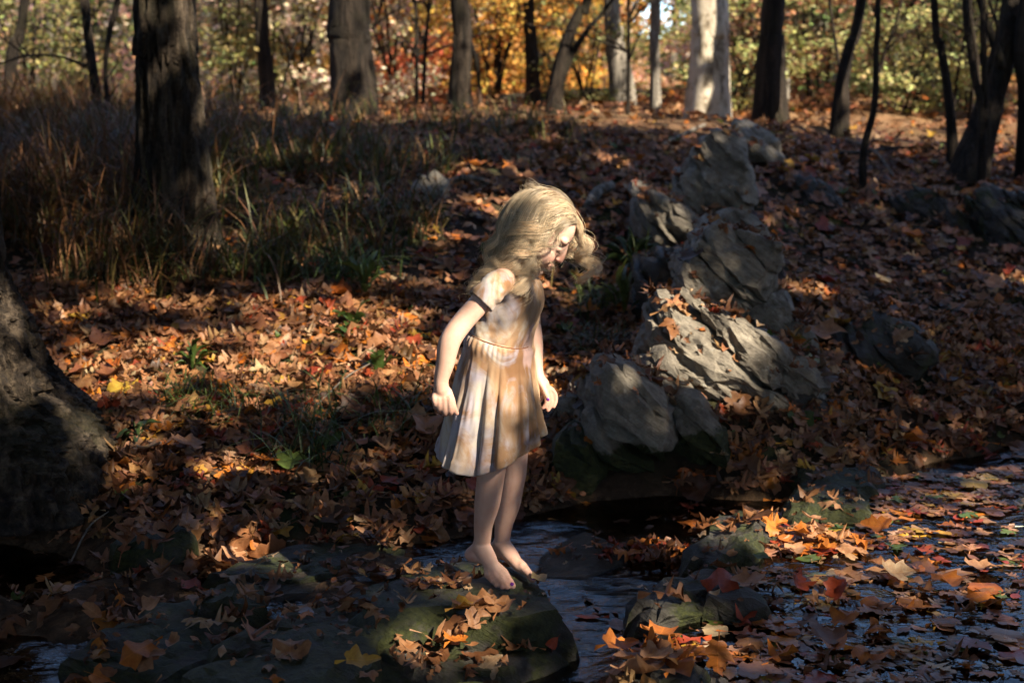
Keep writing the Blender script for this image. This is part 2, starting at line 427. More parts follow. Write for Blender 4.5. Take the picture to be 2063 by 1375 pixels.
def rock_upright(label, outline, dY, k, T, mat=None, seed=1, amp=0.016, moss_z=None, ang=(0.62, -0.25, 0.74), shards=3):
    """an angular block whose outline stands where its foot meets the ground; its face leans back by k metres per metre of height"""
    o = np.asarray(outline, float); cpx = o.mean(0); r_ = np.random.default_rng(seed)
    o = cpx + (o - cpx)*1.13; T = T*1.25
    foot = o[:, 1].max(); fx = o[o[:, 1] > foot - 25][:, 0].mean()
    Y0 = ground_hit(fx, foot - 0.16*(foot - o[:, 1].min())) + dY; zb = P(fx, foot, Y0)[2]
    nrm = np.array([0, -1.0, k]); nrm /= np.linalg.norm(nrm)
    def pt(q):
        p = P(q[0], q[1], Y0)
        for _ in range(3): p = P(q[0], q[1], Y0 + k*(p[2] - zb))
        return p
    def block(out, T):
        c = out.mean(0); pts = []
        for q in out:
            pts.append(pt(c + (q - c)*r_.uniform(0.94, 1.05)) + nrm*T*r_.uniform(-0.3, 0.35))
            pts.append(pt(c + (q - c)*r_.uniform(0.55, 0.88)) + nrm*T*r_.uniform(0.55, 1.15))
            pts.append(pt(c + (q - c)*0.9) - nrm*2.4*T)
        return hull(pts, 0.020)
    bl = plates(block(o, T)[0], ang, r_, 0.045 + 0.030*min(1.0, T/0.15))
    mz = (lambda v: np.clip((moss_z - v[:, 2])/0.10, -0.4, 0.9)) if moss_z is not None else 0.0
    return _finish(bl, label, mat or M_ROCK, seed, amp, ang, mz)
def rock_flat(label, outline, h, mat=None, seed=1, amp=0.010, sink=0.10, tilt=(0, 0), moss_all=0.3, ang=(0.35, -0.2, 0.9), shards=4, edge=0.62, **kw):
    """a low ledge: outline is its footprint on the ground, h its height above it, tilt its slope in x and y"""
    w = np.array([PZ(a, b, 0.0)[:2] for a, b in outline]); c = w.mean(0); r_ = np.random.default_rng(seed)
    def block(w, h):
        c2 = w.mean(0); pts = []
        for q in w:
            for fr, hh in ((1.0, edge - 0.35), (0.86, edge + 0.15), (0.62, 0.93)):
                p = c2 + (q - c2)*fr*r_.uniform(0.93, 1.06)
                pts.append([p[0], p[1], -sink + (h + sink)*hh*r_.uniform(0.92, 1.05) + (p[0] - c[0])*tilt[0] + (p[1] - c[1])*tilt[1]])
            pts.append([*(c2 + (q - c2)*0.9), -sink - 0.1])
        return hull(pts)
    bl = [block(w, h)]; ext = w.max(0) - w.min(0)
    for i in range(shards if h > 0 else 0):
        ci = c + ext*r_.uniform(-0.30, 0.30, 2); L, H, an = 0.26*ext[0]*r_.uniform(.7, 1.2), 0.22*ext[1]*r_.uniform(.7, 1.2), r_.uniform(-0.7, 0.2)
        e = np.array([[-1, -.2], [-.5, -1], [.4, -.8], [1, 0.1], [.5, .9], [-.6, .8]])*np.array([L, H])
        e = e @ np.array([[math.cos(an), math.sin(an)], [-math.sin(an), math.cos(an)]])
        bl.append(block(ci + e, h*r_.uniform(0.75, 1.10)))
    return _finish(bl, label, mat or M_MOSSROCK, seed, amp, ang, moss_all)

rock_upright('rounded grey boulder at the foot of the outcrop with mossy underside', [(1165, 880), (1172, 800), (1190, 745), (1240, 730), (1285, 740), (1320, 770), (1345, 840), (1370, 900), (1340, 950), (1260, 965), (1200, 940)], 0.06, 0.30, 0.20, seed=3, moss_z=0.20)
rock_upright('pale sunlit slab with long slanting layers in the middle of the outcrop', [(1298, 720), (1302, 650), (1318, 620), (1350, 618), (1400, 645), (1470, 670), (1560, 700), (1640, 740), (1660, 800), (1600, 850), (1520, 860), (1440, 830), (1370, 800), (1320, 780)], 0.06, 0.55, 0.17, seed=5, amp=0.022, ang=(0.62, -0.2, 0.75))
rock_upright('narrow mossy stone wedged below the sunlit slab', [(1340, 800), (1385, 790), (1430, 830), (1460, 890), (1450, 950), (1390, 960), (1350, 900)], 0.06, 0.35, 0.14, seed=7, moss_z=0.25)
rock_upright('tilted grey slab rising above the sunlit slab', [(1360, 640), (1366, 560), (1385, 490), (1430, 480), (1500, 500), (1555, 530), (1540, 600), (1490, 660), (1430, 690), (1375, 680)], 0.06, 0.55, 0.16, seed=9, amp=0.018, ang=(0.7, -0.1, 0.7))
rock_upright('wedge shaped overhanging rock pointing left above a dark hollow', [(1284, 470), (1283, 405), (1296, 383), (1340, 400), (1385, 430), (1420, 470), (1410, 505), (1370, 505), (1320, 520), (1290, 500)], 0.06, 0.20, 0.20, seed=11, amp=0.016)
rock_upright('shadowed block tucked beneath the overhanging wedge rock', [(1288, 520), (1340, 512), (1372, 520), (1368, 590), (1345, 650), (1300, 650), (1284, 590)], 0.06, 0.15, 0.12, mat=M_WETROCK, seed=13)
rock_upright('broad grey slab near the top of the outcrop with leaves on it', [(1374, 380), (1378, 330), (1400, 300), (1450, 285), (1490, 300), (1500, 350), (1520, 420), (1500, 480), (1450, 480), (1400, 440)], 0.06, 0.75, 0.16, seed=15, amp=0.014)
rock_upright('uppermost small grey rock of the outcrop', [(1452, 300), (1456, 262), (1475, 250), (1510, 262), (1545, 285), (1575, 320), (1560, 350), (1500, 340)], 0.06, 0.75, 0.14, seed=17, amp=0.012)
rock_upright('low grey stone half buried in leaves right of the tilted slab', [(1540, 680), (1570, 655), (1610, 665), (1640, 700), (1640, 740), (1590, 735), (1550, 715)], 0.06, 0.9, 0.06, seed=19, amp=0.010)
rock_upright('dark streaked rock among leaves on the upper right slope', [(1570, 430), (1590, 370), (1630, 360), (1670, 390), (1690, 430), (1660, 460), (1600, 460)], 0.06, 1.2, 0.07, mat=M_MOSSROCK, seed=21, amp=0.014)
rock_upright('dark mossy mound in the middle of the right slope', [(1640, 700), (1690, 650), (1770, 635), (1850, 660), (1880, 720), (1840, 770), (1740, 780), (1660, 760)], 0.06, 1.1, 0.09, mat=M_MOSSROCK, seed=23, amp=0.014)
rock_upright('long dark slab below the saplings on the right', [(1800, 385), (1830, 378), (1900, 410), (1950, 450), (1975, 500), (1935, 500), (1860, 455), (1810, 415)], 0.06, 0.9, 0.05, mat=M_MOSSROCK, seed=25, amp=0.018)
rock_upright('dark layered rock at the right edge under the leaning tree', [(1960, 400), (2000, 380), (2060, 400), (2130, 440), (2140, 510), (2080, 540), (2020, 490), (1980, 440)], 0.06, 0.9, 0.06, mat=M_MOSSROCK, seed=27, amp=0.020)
rock_upright('pale grey stone half hidden among leaves on the far bank', [(820, 400), (838, 365), (880, 355), (905, 375), (900, 405), (850, 412)], 0.06, 0.8, 0.05, seed=29, amp=0.008)
rock_upright('flat grey stone lying behind the far hand of the child', [(1090, 850), (1100, 810), (1140, 795), (1180, 815), (1185, 860), (1130, 880)], 0.06, 0.7, 0.06, seed=31, amp=0.01)
rock_upright('dark wet boulder at the mouth of the hollow beside the stream', [(1110, 960), (1120, 890), (1160, 850), (1200, 880), (1215, 950), (1190, 1000), (1130, 1000)], 0.06, 0.3, 0.10, mat=M_MOSSROCK, seed=33, amp=0.012, moss_z=0.4)
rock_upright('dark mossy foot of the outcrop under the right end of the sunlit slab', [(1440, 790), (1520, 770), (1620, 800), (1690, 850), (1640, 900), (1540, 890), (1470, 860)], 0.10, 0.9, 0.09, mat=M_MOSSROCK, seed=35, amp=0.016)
rock_upright('squat grey block between the two upper slabs', [(1400, 500), (1410, 450), (1450, 435), (1520, 450), (1550, 490), (1520, 530), (1440, 530)], 0.08, 0.7, 0.10, seed=37, amp=0.014)
rock_upright('low grey rib of stone running down from the tilted slab', [(1480, 620), (1520, 590), (1580, 600), (1600, 640), (1560, 690), (1500, 680)], 0.10, 0.9, 0.07, seed=39, amp=0.014)
rock_upright('leaf strewn grey slab joining the tilted slab to the upper slabs', [(1400, 560), (1400, 480), (1450, 440), (1530, 470), (1570, 540), (1520, 590), (1440, 600)], 0.02, 0.8, 0.12, seed=41, amp=0.012)
rock_upright('shadowed stone step between the boulder and the sunlit slab', [(1260, 780), (1290, 720), (1340, 730), (1400, 790), (1400, 850), (1330, 860), (1270, 840)], 0.02, 0.5, 0.14, seed=43, amp=0.012)
rock_upright('grey slab edge climbing from the overhang to the top slabs', [(1340, 440), (1360, 380), (1400, 350), (1440, 380), (1440, 450), (1390, 480)], 0.02, 0.7, 0.12, seed=45, amp=0.012)
# ledges in and along the water
rock_flat('broad low wet shelf of dark mossy stone around the ledge under the child', [(470, 1300), (590, 1220), (750, 1155), (900, 1120), (1060, 1150), (1110, 1200), (1060, 1290), (900, 1345), (650, 1360)], 0.008, seed=81, amp=0.012, moss_all=0.2, shards=9, edge=0.8)
rock_flat('low wet mossy shelf in the left branch of the stream', [(100, 1310), (240, 1225), (400, 1180), (520, 1205), (480, 1300), (320, 1365)], -0.012, seed=83, amp=0.014, moss_all=0.25, edge=0.8)
rock_flat('dark mossy shelf below the left bank at the water edge', [(380, 1150), (520, 1105), (700, 1085), (840, 1090), (780, 1130), (600, 1165)], 0.0, seed=85, amp=0.012, moss_all=0.2, edge=0.8)
GR_H = 0.086
girl_rock = rock_flat('mossy rock ledge under the feet of the child', [(640, 1290), (740, 1222), (850, 1165), (950, 1132), (1040, 1146), (1110, 1188), (1122, 1225), (1040, 1278), (900, 1312), (740, 1320)], GR_H, seed=51, amp=0.007, tilt=(0.0, 0.0), moss_all=0.22, edge=0.50, shards=7)
rock_flat('large dark mossy ledge in the near left corner of the stream', [(330, 1390), (420, 1345), (560, 1320), (640, 1265), (740, 1250), (790, 1290), (770, 1360), (680, 1430), (450, 1470)], 0.05, seed=53, amp=0.010, moss_all=0.4)
rock_flat('jagged dark ledge where the pool spills into the stream', [(1395, 1150), (1400, 1090), (1440, 1055), (1500, 1040), (1560, 1070), (1560, 1130), (1500, 1165), (1440, 1175)], 0.075, seed=55, amp=0.020, tilt=(-0.05, 0.05), moss_all=0.15)
rock_flat('black wet ledge between the fast stream and the near pool', [(1262, 1255), (1300, 1205), (1370, 1165), (1430, 1165), (1500, 1190), (1530, 1215), (1480, 1250), (1380, 1275), (1290, 1290)], 0.075, seed=57, amp=0.018, mat=M_MOSSROCK, moss_all=0.05)
rock_flat('mossy bank of stone at the head of the pool', [(1530, 1060), (1570, 1015), (1660, 975), (1760, 955), (1800, 965), (1780, 1000), (1700, 1040), (1600, 1075)], 0.07, seed=59, amp=0.016, moss_all=0.3)
rock_flat('small mossy hump of stone in the left branch of the stream', [(395, 1225), (420, 1185), (480, 1165), (540, 1180), (550, 1220), (470, 1245)], 0.03, seed=61, amp=0.008, moss_all=0.35)
rock_flat('shaded mossy stone on the left bank above the dark water', [(230, 1125), (270, 1075), (330, 1055), (400, 1065), (400, 1110), (330, 1140)], 0.07, seed=63, amp=0.010, moss_all=0.35)
rock_flat('green tinged rock at the bottom edge of the picture', [(1215, 1400), (1260, 1350), (1330, 1320), (1400, 1330), (1440, 1370), (1420, 1430), (1280, 1450)], 0.05, seed=65, amp=0.010, moss_all=0.2)
rock_flat('small pale round stone at the near edge of the pool', [(1395, 1372), (1410, 1352), (1440, 1346), (1468, 1356), (1475, 1380), (1440, 1395)], 0.02, seed=67, amp=0.004, mat=M_ROCK, moss_all=0.0)
rock_flat('wide flat wet rock under the thin water left of the child', [(480, 1160), (560, 1115), (680, 1090), (800, 1085), (880, 1110), (820, 1150), (680, 1170), (560, 1180)], -0.008, seed=69, amp=0.005, mat=M_WETROCK, moss_all=-0.2)
rock_flat('flat wet rock sheeted with water right of the feet', [(1060, 1150), (1090, 1085), (1180, 1050), (1280, 1070), (1270, 1120), (1180, 1150)], -0.004, seed=71, amp=0.006, mat=M_WETROCK, moss_all=-0.2)
rock_flat('grey pebble sitting in the shallow near pool', [(1585, 1318), (1592, 1300), (1606, 1298), (1616, 1312), (1612, 1326), (1598, 1328)], 0.012, seed=73, amp=0.002, mat=M_ROCK, moss_all=-0.4)
# ------------------------------------------------------------------ the child
YG = 3.75
def unit(v): v = np.asarray(v, float); return v/np.linalg.norm(v)
BA = R(20); B_F = np.array([math.cos(BA), -math.sin(BA), 0]); B_N = np.array([-math.sin(BA), -math.cos(BA), 0])   # forward, near side
HA, HP = R(10), R(41)
hf0 = np.array([math.cos(HA), -math.sin(HA), 0]); UPV = np.array([0, 0, 1.0])
h_f = math.cos(HP)*hf0 - math.sin(HP)*UPV; h_u = math.sin(HP)*hf0 + math.cos(HP)*UPV; h_r = np.array([-math.sin(HA), -math.cos(HA), 0])  # near side
HC = P(1092, 452, YG - 0.01)
def HL(f, r, u): return HC + h_f*f + h_r*r + h_u*u
parts = []
def ell(c, a, b, d, A=None):
    A = A if A is not None else (h_f, h_r, h_u)
    parts.append(ellipsoid(c, np.array([A[0]*a, A[1]*b, A[2]*d])))
def limb(pl, rad, ns=16, squash=None): parts.append(tube([P(*q) if len(q) == 3 else q for q in pl], rad, ns, squash=squash))
def limbw(pl, rad, ns=14, squash=None): parts.append(tube(pl, rad, ns, squash=squash))
# head
ell(HL(-0.004, 0, 0.012), 0.090, 0.073, 0.078)
ell(HL(0.030, 0, -0.015), 0.062, 0.060, 0.070)
ell(HL(0.036, 0, -0.062), 0.048, 0.050, 0.052)
ell(HL(0.066, 0, -0.098), 0.020, 0.024, 0.018)
for sgn in (1, -1):
    ell(HL(0.058, 0.033*sgn, -0.050), 0.030, 0.026, 0.030)       # cheeks
    ell(HL(0.073, 0.030*sgn, -0.013), 0.0115, 0.014, 0.0095)     # closed lids
    ell(HL(0.072, 0.028*sgn, 0.012), 0.014, 0.024, 0.012)        # brow ridge
    ell(HL(-0.006, 0.073*sgn, -0.026), 0.017, 0.006, 0.026, (unit(h_f - 0.25*h_u), unit(h_r*sgn + 0.0*h_f), unit(h_u + 0.25*h_f)))   # ears
    ell(HL(0.000, 0.071*sgn, -0.045), 0.008, 0.006, 0.010)
limbw([HL(0.086, 0, -0.004), HL(0.094, 0, -0.022), HL(0.098, 0, -0.038)], [0.007, 0.0075, 0.0085])
ell(HL(0.090, 0, -0.041), 0.010, 0.013, 0.0065)
limbw([HL(0.083, 0.018, -0.0665), HL(0.0905, 0.007, -0.063), HL(0.0915, 0, -0.064), HL(0.0905, -0.007, -0.063), HL(0.083, -0.018, -0.0665)], [0.003, 0.0052, 0.005, 0.0052, 0.003], 10)
limbw([HL(0.082, 0.016, -0.0705), HL(0.088, 0.006, -0.0745), HL(0.0885, 0, -0.075), HL(0.088, -0.006, -0.0745), HL(0.082, -0.016, -0.0705)], [0.003, 0.0055, 0.006, 0.0055, 0.003], 10)
# neck and trunk
NB = P(1030, 550, YG)
limbw([NB - 0.05*UPV, NB, HL(-0.030, 0, -0.075), HL(-0.022, 0, -0.035)], [0.050, 0.042, 0.040, 0.042])
LEAN = unit([0.20, -0.07, 1.0]); T_F = unit(B_F - LEAN*np.dot(B_F, LEAN)); 
TA = (T_F, B_N, LEAN)
ell(P(1028, 600, YG), 0.068, 0.085, 0.085, TA)
ell(P(1014, 655, YG), 0.066, 0.076, 0.085, TA)
ell(P(1004, 735, YG), 0.076, 0.086, 0.10, (B_F, B_N, UPV))
ell(P(1033, 560, YG), 0.046, 0.10, 0.030, TA)
# near (right) arm
YA = YG - 0.115
limb([(1012, 566, YA + .02), (992, 580, YA), (966, 611, YA - .015), (935, 645, YA - .035), (911, 678, YA - .05), (902, 702, YA - .052), (896, 735, YA - .05), (889, 765, YA - .048), (890, 785, YA - .046)],
     [0.034, 0.033, 0.0285, 0.0280, 0.0280, 0.0275, 0.0240, 0.0192, 0.0200], 20)
YW = YA - 0.046
ell(P(891, 795, YW), 0.026, 0.0165, 0.030, (np.array([1.0, 0, 0]), np.array([0, 1.0, 0]), UPV))
ell(P(892, 808, YW + 0.008), 0.025, 0.0185, 0.022, (np.array([1.0, 0, 0]), np.array([0, 1.0, 0]), UPV))
for kx, kr, px_, pr in ((875, 803, 877, 814), (884.5, 805, 886, 822), (895.5, 805, 896, 828), (906, 803, 907, 826)):
    limb([(kx, kr - 6, YW - .006), (kx, kr, YW - .013), (px_, pr, YW - .014), (px_ + .5, pr + 6, YW + .000), (px_, pr - 2, YW + .014), (px_ - 1, pr - 12, YW + .014)],
         [0.0075, 0.0078, 0.0072, 0.0070, 0.0068, 0.006], 10)
limb([(903, 788, YW + .006), (910, 806, YW - .002), (914, 820, YW - .006), (920, 832, YW - .004)], [0.0105, 0.0095, 0.0085, 0.0068], 10)
# far (left) arm
YF = YG + 0.105
limb([(1050, 566, YF - .01), (1062, 600, YF + .01), (1068, 650, YF + .012), (1074, 690, YF), (1077, 725, YF - .02), (1081, 752, YF - .035), (1086, 768, YF - .04)],
     [0.034, 0.033, 0.030, 0.0275, 0.0235, 0.0195, 0.0205], 18)
YH = YF - 0.042
limb([(1086, 766, YH), (1093, 777, YH), (1099, 785, YH)], [0.020, 0.0215, 0.0155], 14, squash=(0.62, 1.0))
limb([(1101, 778, YH + .004), (1112, 785, YH + .006), (1119, 796, YH + .004), (1119, 809, YH), (1115.5, 819, YH - .004)], [0.0085, 0.0078, 0.0070, 0.0064, 0.0054], 10)
limb([(1100, 784, YH), (1108, 795, YH + .002), (1111, 808, YH), (1108, 819, YH - .002), (1104, 826, YH - .004)], [0.0085, 0.0078, 0.0070, 0.0064, 0.0054], 10)
limb([(1096, 788, YH - .004), (1100, 799, YH - .006), (1101, 810, YH - .006), (1097, 818, YH - .006), (1094, 821, YH - .006)], [0.0082, 0.0074, 0.0066, 0.006, 0.0052], 10)
limb([(1091, 786, YH + .008), (1092, 797, YH + .010), (1089, 806, YH + .010), (1086, 810, YH + .008)], [0.0078, 0.0066, 0.006, 0.005], 10)
limb([(1087, 768, YH - .012), (1094, 779, YH - .022), (1100, 793, YH - .028), (1104, 804, YH - .028)], [0.0105, 0.0092, 0.0082, 0.0062], 10)
# legs
limb([(996, 790, YG - .045), (994, 870, YG - .05), (990, 945, YG - .055), (987, 972, YG - .05), (981, 1015, YG - .035), (974, 1055, YG - .02), (972, 1085, YG - .012), (968, 1102, YG - .005)],
     [0.064, 0.054, 0.039, 0.0370, 0.0345, 0.0265, 0.0235, 0.024], 20)
limb([(1012, 790, YG + .055), (1026, 870, YG + .06), (1034, 945, YG + .06), (1031, 972, YG + .065), (1024, 1015, YG + .085), (1015, 1055, YG + .10), (1012, 1085, YG + .105), (1011, 1100, YG + .11)],
     [0.064, 0.054, 0.038, 0.0355, 0.0335, 0.0260, 0.0225, 0.023], 20)
# near foot
def foot(ank, heel, mid, ball, rb, toes, tr, hr=0.021):
    limb([heel, ank], [hr, hr*1.05], 16)
    limb([ank, mid, ball], [0.0255, 0.0235, 0.0155], 18)
    limb([heel, mid, ball], [hr, 0.020, 0.015], 16)
    for (a, b, c), r in zip(toes, tr):
        limb([mid, a], [0.014, r*1.25], 12)
        limb([a, b, c], [r*1.2, r, r*0.9], 12)
NFT = [((981, 1157, 3.690), (988, 1166, 3.675), (991, 1171, 3.668)), ((988, 1158, 3.682), (997, 1173, 3.664), (1000, 1179, 3.656)), ((997, 1158, 3.678), (1009, 1176, 3.658), (1012, 1182, 3.650)),
       ((1006, 1157, 3.680), (1018, 1176, 3.658), (1022, 1182, 3.650)), ((1014, 1153, 3.690), (1026, 1170, 3.668), (1032, 1179, 3.656))]
foot((970, 1100, YG - .008), (951, 1116, YG + .012), (984, 1126, 3.715), (997, 1150, 3.69), 0.02, NFT, [0.0070, 0.0076, 0.0080, 0.0082, 0.0112])
FFT = [((1051, 1138, 3.845), (1062, 1152, 3.835), (1066, 1158, 3.83)), ((1053, 1138, 3.825), (1065, 1154, 3.81), (1069, 1160, 3.805)), ((1054, 1138, 3.81), (1068, 1156, 3.79), (1072, 1162, 3.785)),
       ((1055, 1138, 3.795), (1069, 1156, 3.775), (1074, 1163, 3.77)), ((1052, 1140, 3.78), (1066, 1156, 3.760), (1073, 1166, 3.750))]
foot((1010, 1096, YG + .108), (994, 1108, YG + .13), (1028, 1118, 3.825), (1043, 1134, 3.80), 0.02, FFT, [0.0070, 0.0076, 0.0080, 0.0082, 0.0112])
limb([(1012, 1100, YG + .10), (1026, 1118, 3.82), (1044, 1138, 3.79), (1056, 1148, 3.775)], [0.022, 0.0205, 0.0165, 0.012], 16)

bv, bf = cat_meshes(parts)
tmp_me = mesh_np('body_tmp', bv, bf)
tmp = bpy.data.objects.new('body_tmp', tmp_me); COL.objects.link(tmp)
md = tmp.modifiers.new('remesh', 'REMESH'); md.mode = 'VOXEL'; md.voxel_size = 0.0026; md.use_smooth_shade = True
md2 = tmp.modifiers.new('smooth', 'SMOOTH'); md2.factor = 0.5; md2.iterations = 5
dg = bpy.context.evaluated_depsgraph_get()
body_me = bpy.data.meshes.new_from_object(tmp.evaluated_get(dg)); body_me.name = 'person'
bpy.data.objects.remove(tmp, do_unlink=True)
bco = np.empty(len(body_me.vertices)*3, np.float32); body_me.vertices.foreach_get('co', bco); bco = bco.reshape(-1, 3).astype(float)
def near(pts, r):
    d = np.full(len(bco), 9.0)
    for q in pts: d = np.minimum(d, np.linalg.norm(bco - q, axis=1))
    return np.clip(1 - d/r, 0, 1)
blush = np.maximum.reduce([0.45*near([P(*t[2]) for t in NFT + FFT], 0.035), 0.45*near([P(945, 1120, YG + .01)], 0.05),
        0.45*near([P(877, 818, YW), P(887, 826, YW), P(897, 832, YW), P(908, 830, YW), P(920, 832, YW)], 0.028),
        0.5*near([P(1115, 819, YH), P(1104, 825, YH), P(1095, 820, YH), P(1104, 804, YH)], 0.03), 0.7*near([HL(0.10, 0, -0.04), HL(0.08, .035, -.05), HL(-.005, .075, -.02)], 0.03)])
lip = np.clip(1.6*near([HL(0.092, 0, -0.064), HL(0.0915, 0, -0.073), HL(0.089, 0.008, -0.066), HL(0.089, -0.008, -0.066), HL(0.087, 0.007, -0.074), HL(0.087, -0.007, -0.074)], 0.010), 0, 1)
for k, v in (('blush', blush), ('lip', lip)):
    a = body_me.attributes.new(k, 'FLOAT', 'POINT'); a.data.foreach_set('value', v.astype(np.float32))
m = NT('skin')
c = m.mix(m.ramp(m.noise(18, 4, m.geo()), [(0.3, (0, 0, 0)), (0.7, (1, 1, 1))]), (0.49, 0.295, 0.215, 1), (0.56, 0.365, 0.28, 1))
c = m.mix(m.n('Attribute', attribute_name='blush').outputs['Fac'], c, (0.52, 0.20, 0.14, 1))
c = m.mix(m.n('Attribute', attribute_name='lip').outputs['Fac'], c, (0.42, 0.10, 0.09, 1))
blot = m.ramp(m.noise(55, 5, m.geo(), 0.7), [(0.42, (0, 0, 0)), (0.72, (0.35, 0.35, 0.35))])
c = m.mix(blot, c, (0.50, 0.235, 0.16, 1))
dz = m.n('SeparateXYZ'); m.l(m.geo(), dz.inputs[0]); dm = m.n('MapRange'); dm.inputs[1].default_value = 0.15; dm.inputs[2].default_value = 0.06; m.l(dz.outputs[2], dm.inputs[0])
c = m.mix(m.math('MULTIPLY', dm.outputs[0], m.ramp(m.noise(45, 5, m.geo(), 0.7), [(0.48, (0, 0, 0)), (0.62, (0.8, 0.8, 0.8))])), c, (0.20, 0.11, 0.06, 1))
m.base(c); m.set(Roughness=0.55, Specular_IOR_Level=0.3, Subsurface_Weight=0.08, Subsurface_Radius=(1.0, 0.35, 0.2), Subsurface_Scale=0.006)
m.bump(m.noise(320, 2, m.geo()), 0.12, 0.001)
M_SKIN = m.m
body_me.materials.clear(); body_me.materials.append(M_SKIN)
body_me.polygons.foreach_set('use_smooth', np.ones(len(body_me.polygons), dtype=bool))
person = add('person', body_me, None, label='barefoot child in a pastel tie-dye dress standing on the mossy ledge, looking down', cat='person')

# purple nails
m = NT('purple_polish'); m.base((0.16, 0.03, 0.22, 1)); m.set(Roughness=0.2, Specular_IOR_Level=0.6); M_NAIL = m.m
def nail(c, fwd, up, a=0.006, b=0.0048):
    fwd = unit(fwd); up = unit(up - fwd*np.dot(up, fwd)); s = np.cross(fwd, up)
    v, f = ellipsoid(c, np.array([fwd*a, s*b, up*0.0016]), 12, 8)
    add('nail', mesh_np('nail', v, f), M_NAIL, person)
CAMV = np.array([0, 0, CAM_H])
for t, r_, sz in ((NFT[4], 0.0105, 1.0), (FFT[4], 0.0105, 1.0)):
    a_, c_ = P(*t[1]), P(*t[2]); d = unit(c_ - a_); up = unit(unit(CAMV - c_) + 0.6*UPV)
    up = unit(up - d*np.dot(up, d)); nail(c_ + d*0.001 + up*r_*0.93, d, up, 0.0062*sz, 0.0052*sz)
a_, c_ = P(1100, 793, YH - .028), P(1104, 804, YH - .028); d = unit(c_ - a_); up = unit(CAMV - c_); nail(c_ + up*0.0060, d, up, 0.0052, 0.0042)
a_, c_ = P(1089, 806, YH + .010), P(1086, 810, YH + .008); d = unit(c_ - a_); nail(c_ + up*0.005 , d, up, 0.004, 0.003)

# ------------------------------------------------------------------ dress
NA = 260
ph = np.linspace(0, 2*math.pi, NA, endpoint=False)          # 0 = front, 90 deg = near side
cph, sph = np.cos(ph), np.sin(ph)
def ring(c, A, B, e=2.3):
    q = (np.abs(cph)**e + np.abs(sph)**e)**(-1/e)
    return c + (cph*q)[:, None]*A + (sph*q)[:, None]*B
tiltF = unit(B_F - 0.22*UPV)
rows = [(1036, 541, 0.040, 0.052, 0.12), (1034, 548, 0.048, 0.066, 0.14), (1034, 561, 0.062, 0.104, 0.15), (1032, 580, 0.074, 0.106, 0.18), (1029, 602, 0.080, 0.098, 0.20), (1021, 632, 0.079, 0.090, 0.22), (1013, 660, 0.079, 0.087, 0.24), (1008, 679, 0.0815, 0.0875, 0.26)]
RR = []
for (x, y, a, b, tl) in rows:
    RR.append(ring(P(x, y, YG), unit(B_F - tl*UPV)*a, B_N*b))
RR = np.array(RR)
nb = 44
bod = catmull(RR.reshape(len(RR), -1), nb).reshape(nb, NA, 3)
waist = bod[-1].copy(); wc = waist.mean(0)
# wrinkles of the bodice
nrm = bod - bod.mean(1, keepdims=True); nrm[..., 2] *= 0.2; nrm /= np.linalg.norm(nrm, axis=-1)[..., None]
wr = fbm(np.stack([ph[None]*1.2 + 0*bod[..., 0], bod[..., 2]*22 + 3*np.sin(ph)[None], bod[..., 0]*6], -1), 3, 77)
bod = bod + nrm*(0.0075*wr*sstep(np.arange(nb)[:, None]/nb, 0.15, 0.5))[..., None]
# skirt
hc = P(990, 905, YG)
zr, zl, zn = P(1097, 878, YG - .03)[2], P(883, 893, YG)[2], P(1020, 962, YG - .155)[2]
zf = (zr + zl)/2 + 0.01
z0 = (zr + zl + zn + zf)/4; ca, cb, cc = (zr - zl)/2, (zn - zf)/2, ((zr + zl) - (zn + zf))/4
hz = z0 + ca*cph + cb*sph + cc*np.cos(2*ph)
nk = 70
folds = np.array([0.0, 0.38, 0.62, 1.18, 1.48, 2.06, 2.28, 2.95, 3.45, 3.95, 4.45, 5.0, 5.55, 5.95])
fp = np.concatenate([folds, [2*math.pi]])
ki = np.clip(np.searchsorted(fp, ph, side='right') - 1, 0, len(folds) - 1)
fr_ = (ph - fp[ki])/(fp[ki + 1] - fp[ki])
sharp = np.array([0.80, 0.74, 0.84, 0.70, 0.86, 0.76, 0.82, 0.72, 0.8, 0.75, 0.8, 0.7, 0.8, 0.75])[ki]
pleat = np.where(fr_ < sharp, np.sin(fr_/sharp*math.pi/2)**0.8, np.cos((fr_ - sharp)/(1 - sharp)*math.pi/2)**1.2) - 0.55
fdep = np.array([0.9, 0.6, 1.2, 0.45, 1.4, 0.5, 1.3, 1.0, 1.2, 0.9, 1.0, 1.1, 0.8, 1.0])[ki]
gather = np.sin(ph*38 + 1.5*np.sin(ph*5))
sk = []
for k in range(nk):
    s = k/(nk - 1)
    flare = s**0.82
    bx = hc[:2] + 0.0
    cxy = wc[:2]*(1 - s) + hc[:2]*s
    rf, rn = 0.139, 0.146
    ringxy = (cph[:, None]*B_F[:2]*rf + sph[:, None]*B_N[:2]*rn)
    off0 = waist[:, :2] - wc[:2]
    off = off0*(1 - flare) + ringxy*flare
    dirn = off/np.linalg.norm(off, axis=1)[:, None]
    d = 0.027*pleat*fdep*sstep(s, 0.0, 0.75)*(0.35 + 0.65*s) + 0.0014*gather*math.exp(-(s/0.10)**2)*sstep(s, 0.0, 0.02) + 0.006*math.exp(-((s - 0.06)/0.06)**2)
    d = d + 0.010*fbm(np.stack([cph*3.2, sph*3.2, np.full(NA, s*1.6)], -1), 3, 81)*sstep(s, 0.05, 0.5)
    xy = cxy + off + dirn*d[:, None]
    zz = waist[:, 2]*(1 - s) + (hz + 0.010*pleat*fdep)*s
    sk.append(np.concatenate([xy, zz[:, None]], 1))
sk = np.array(sk)
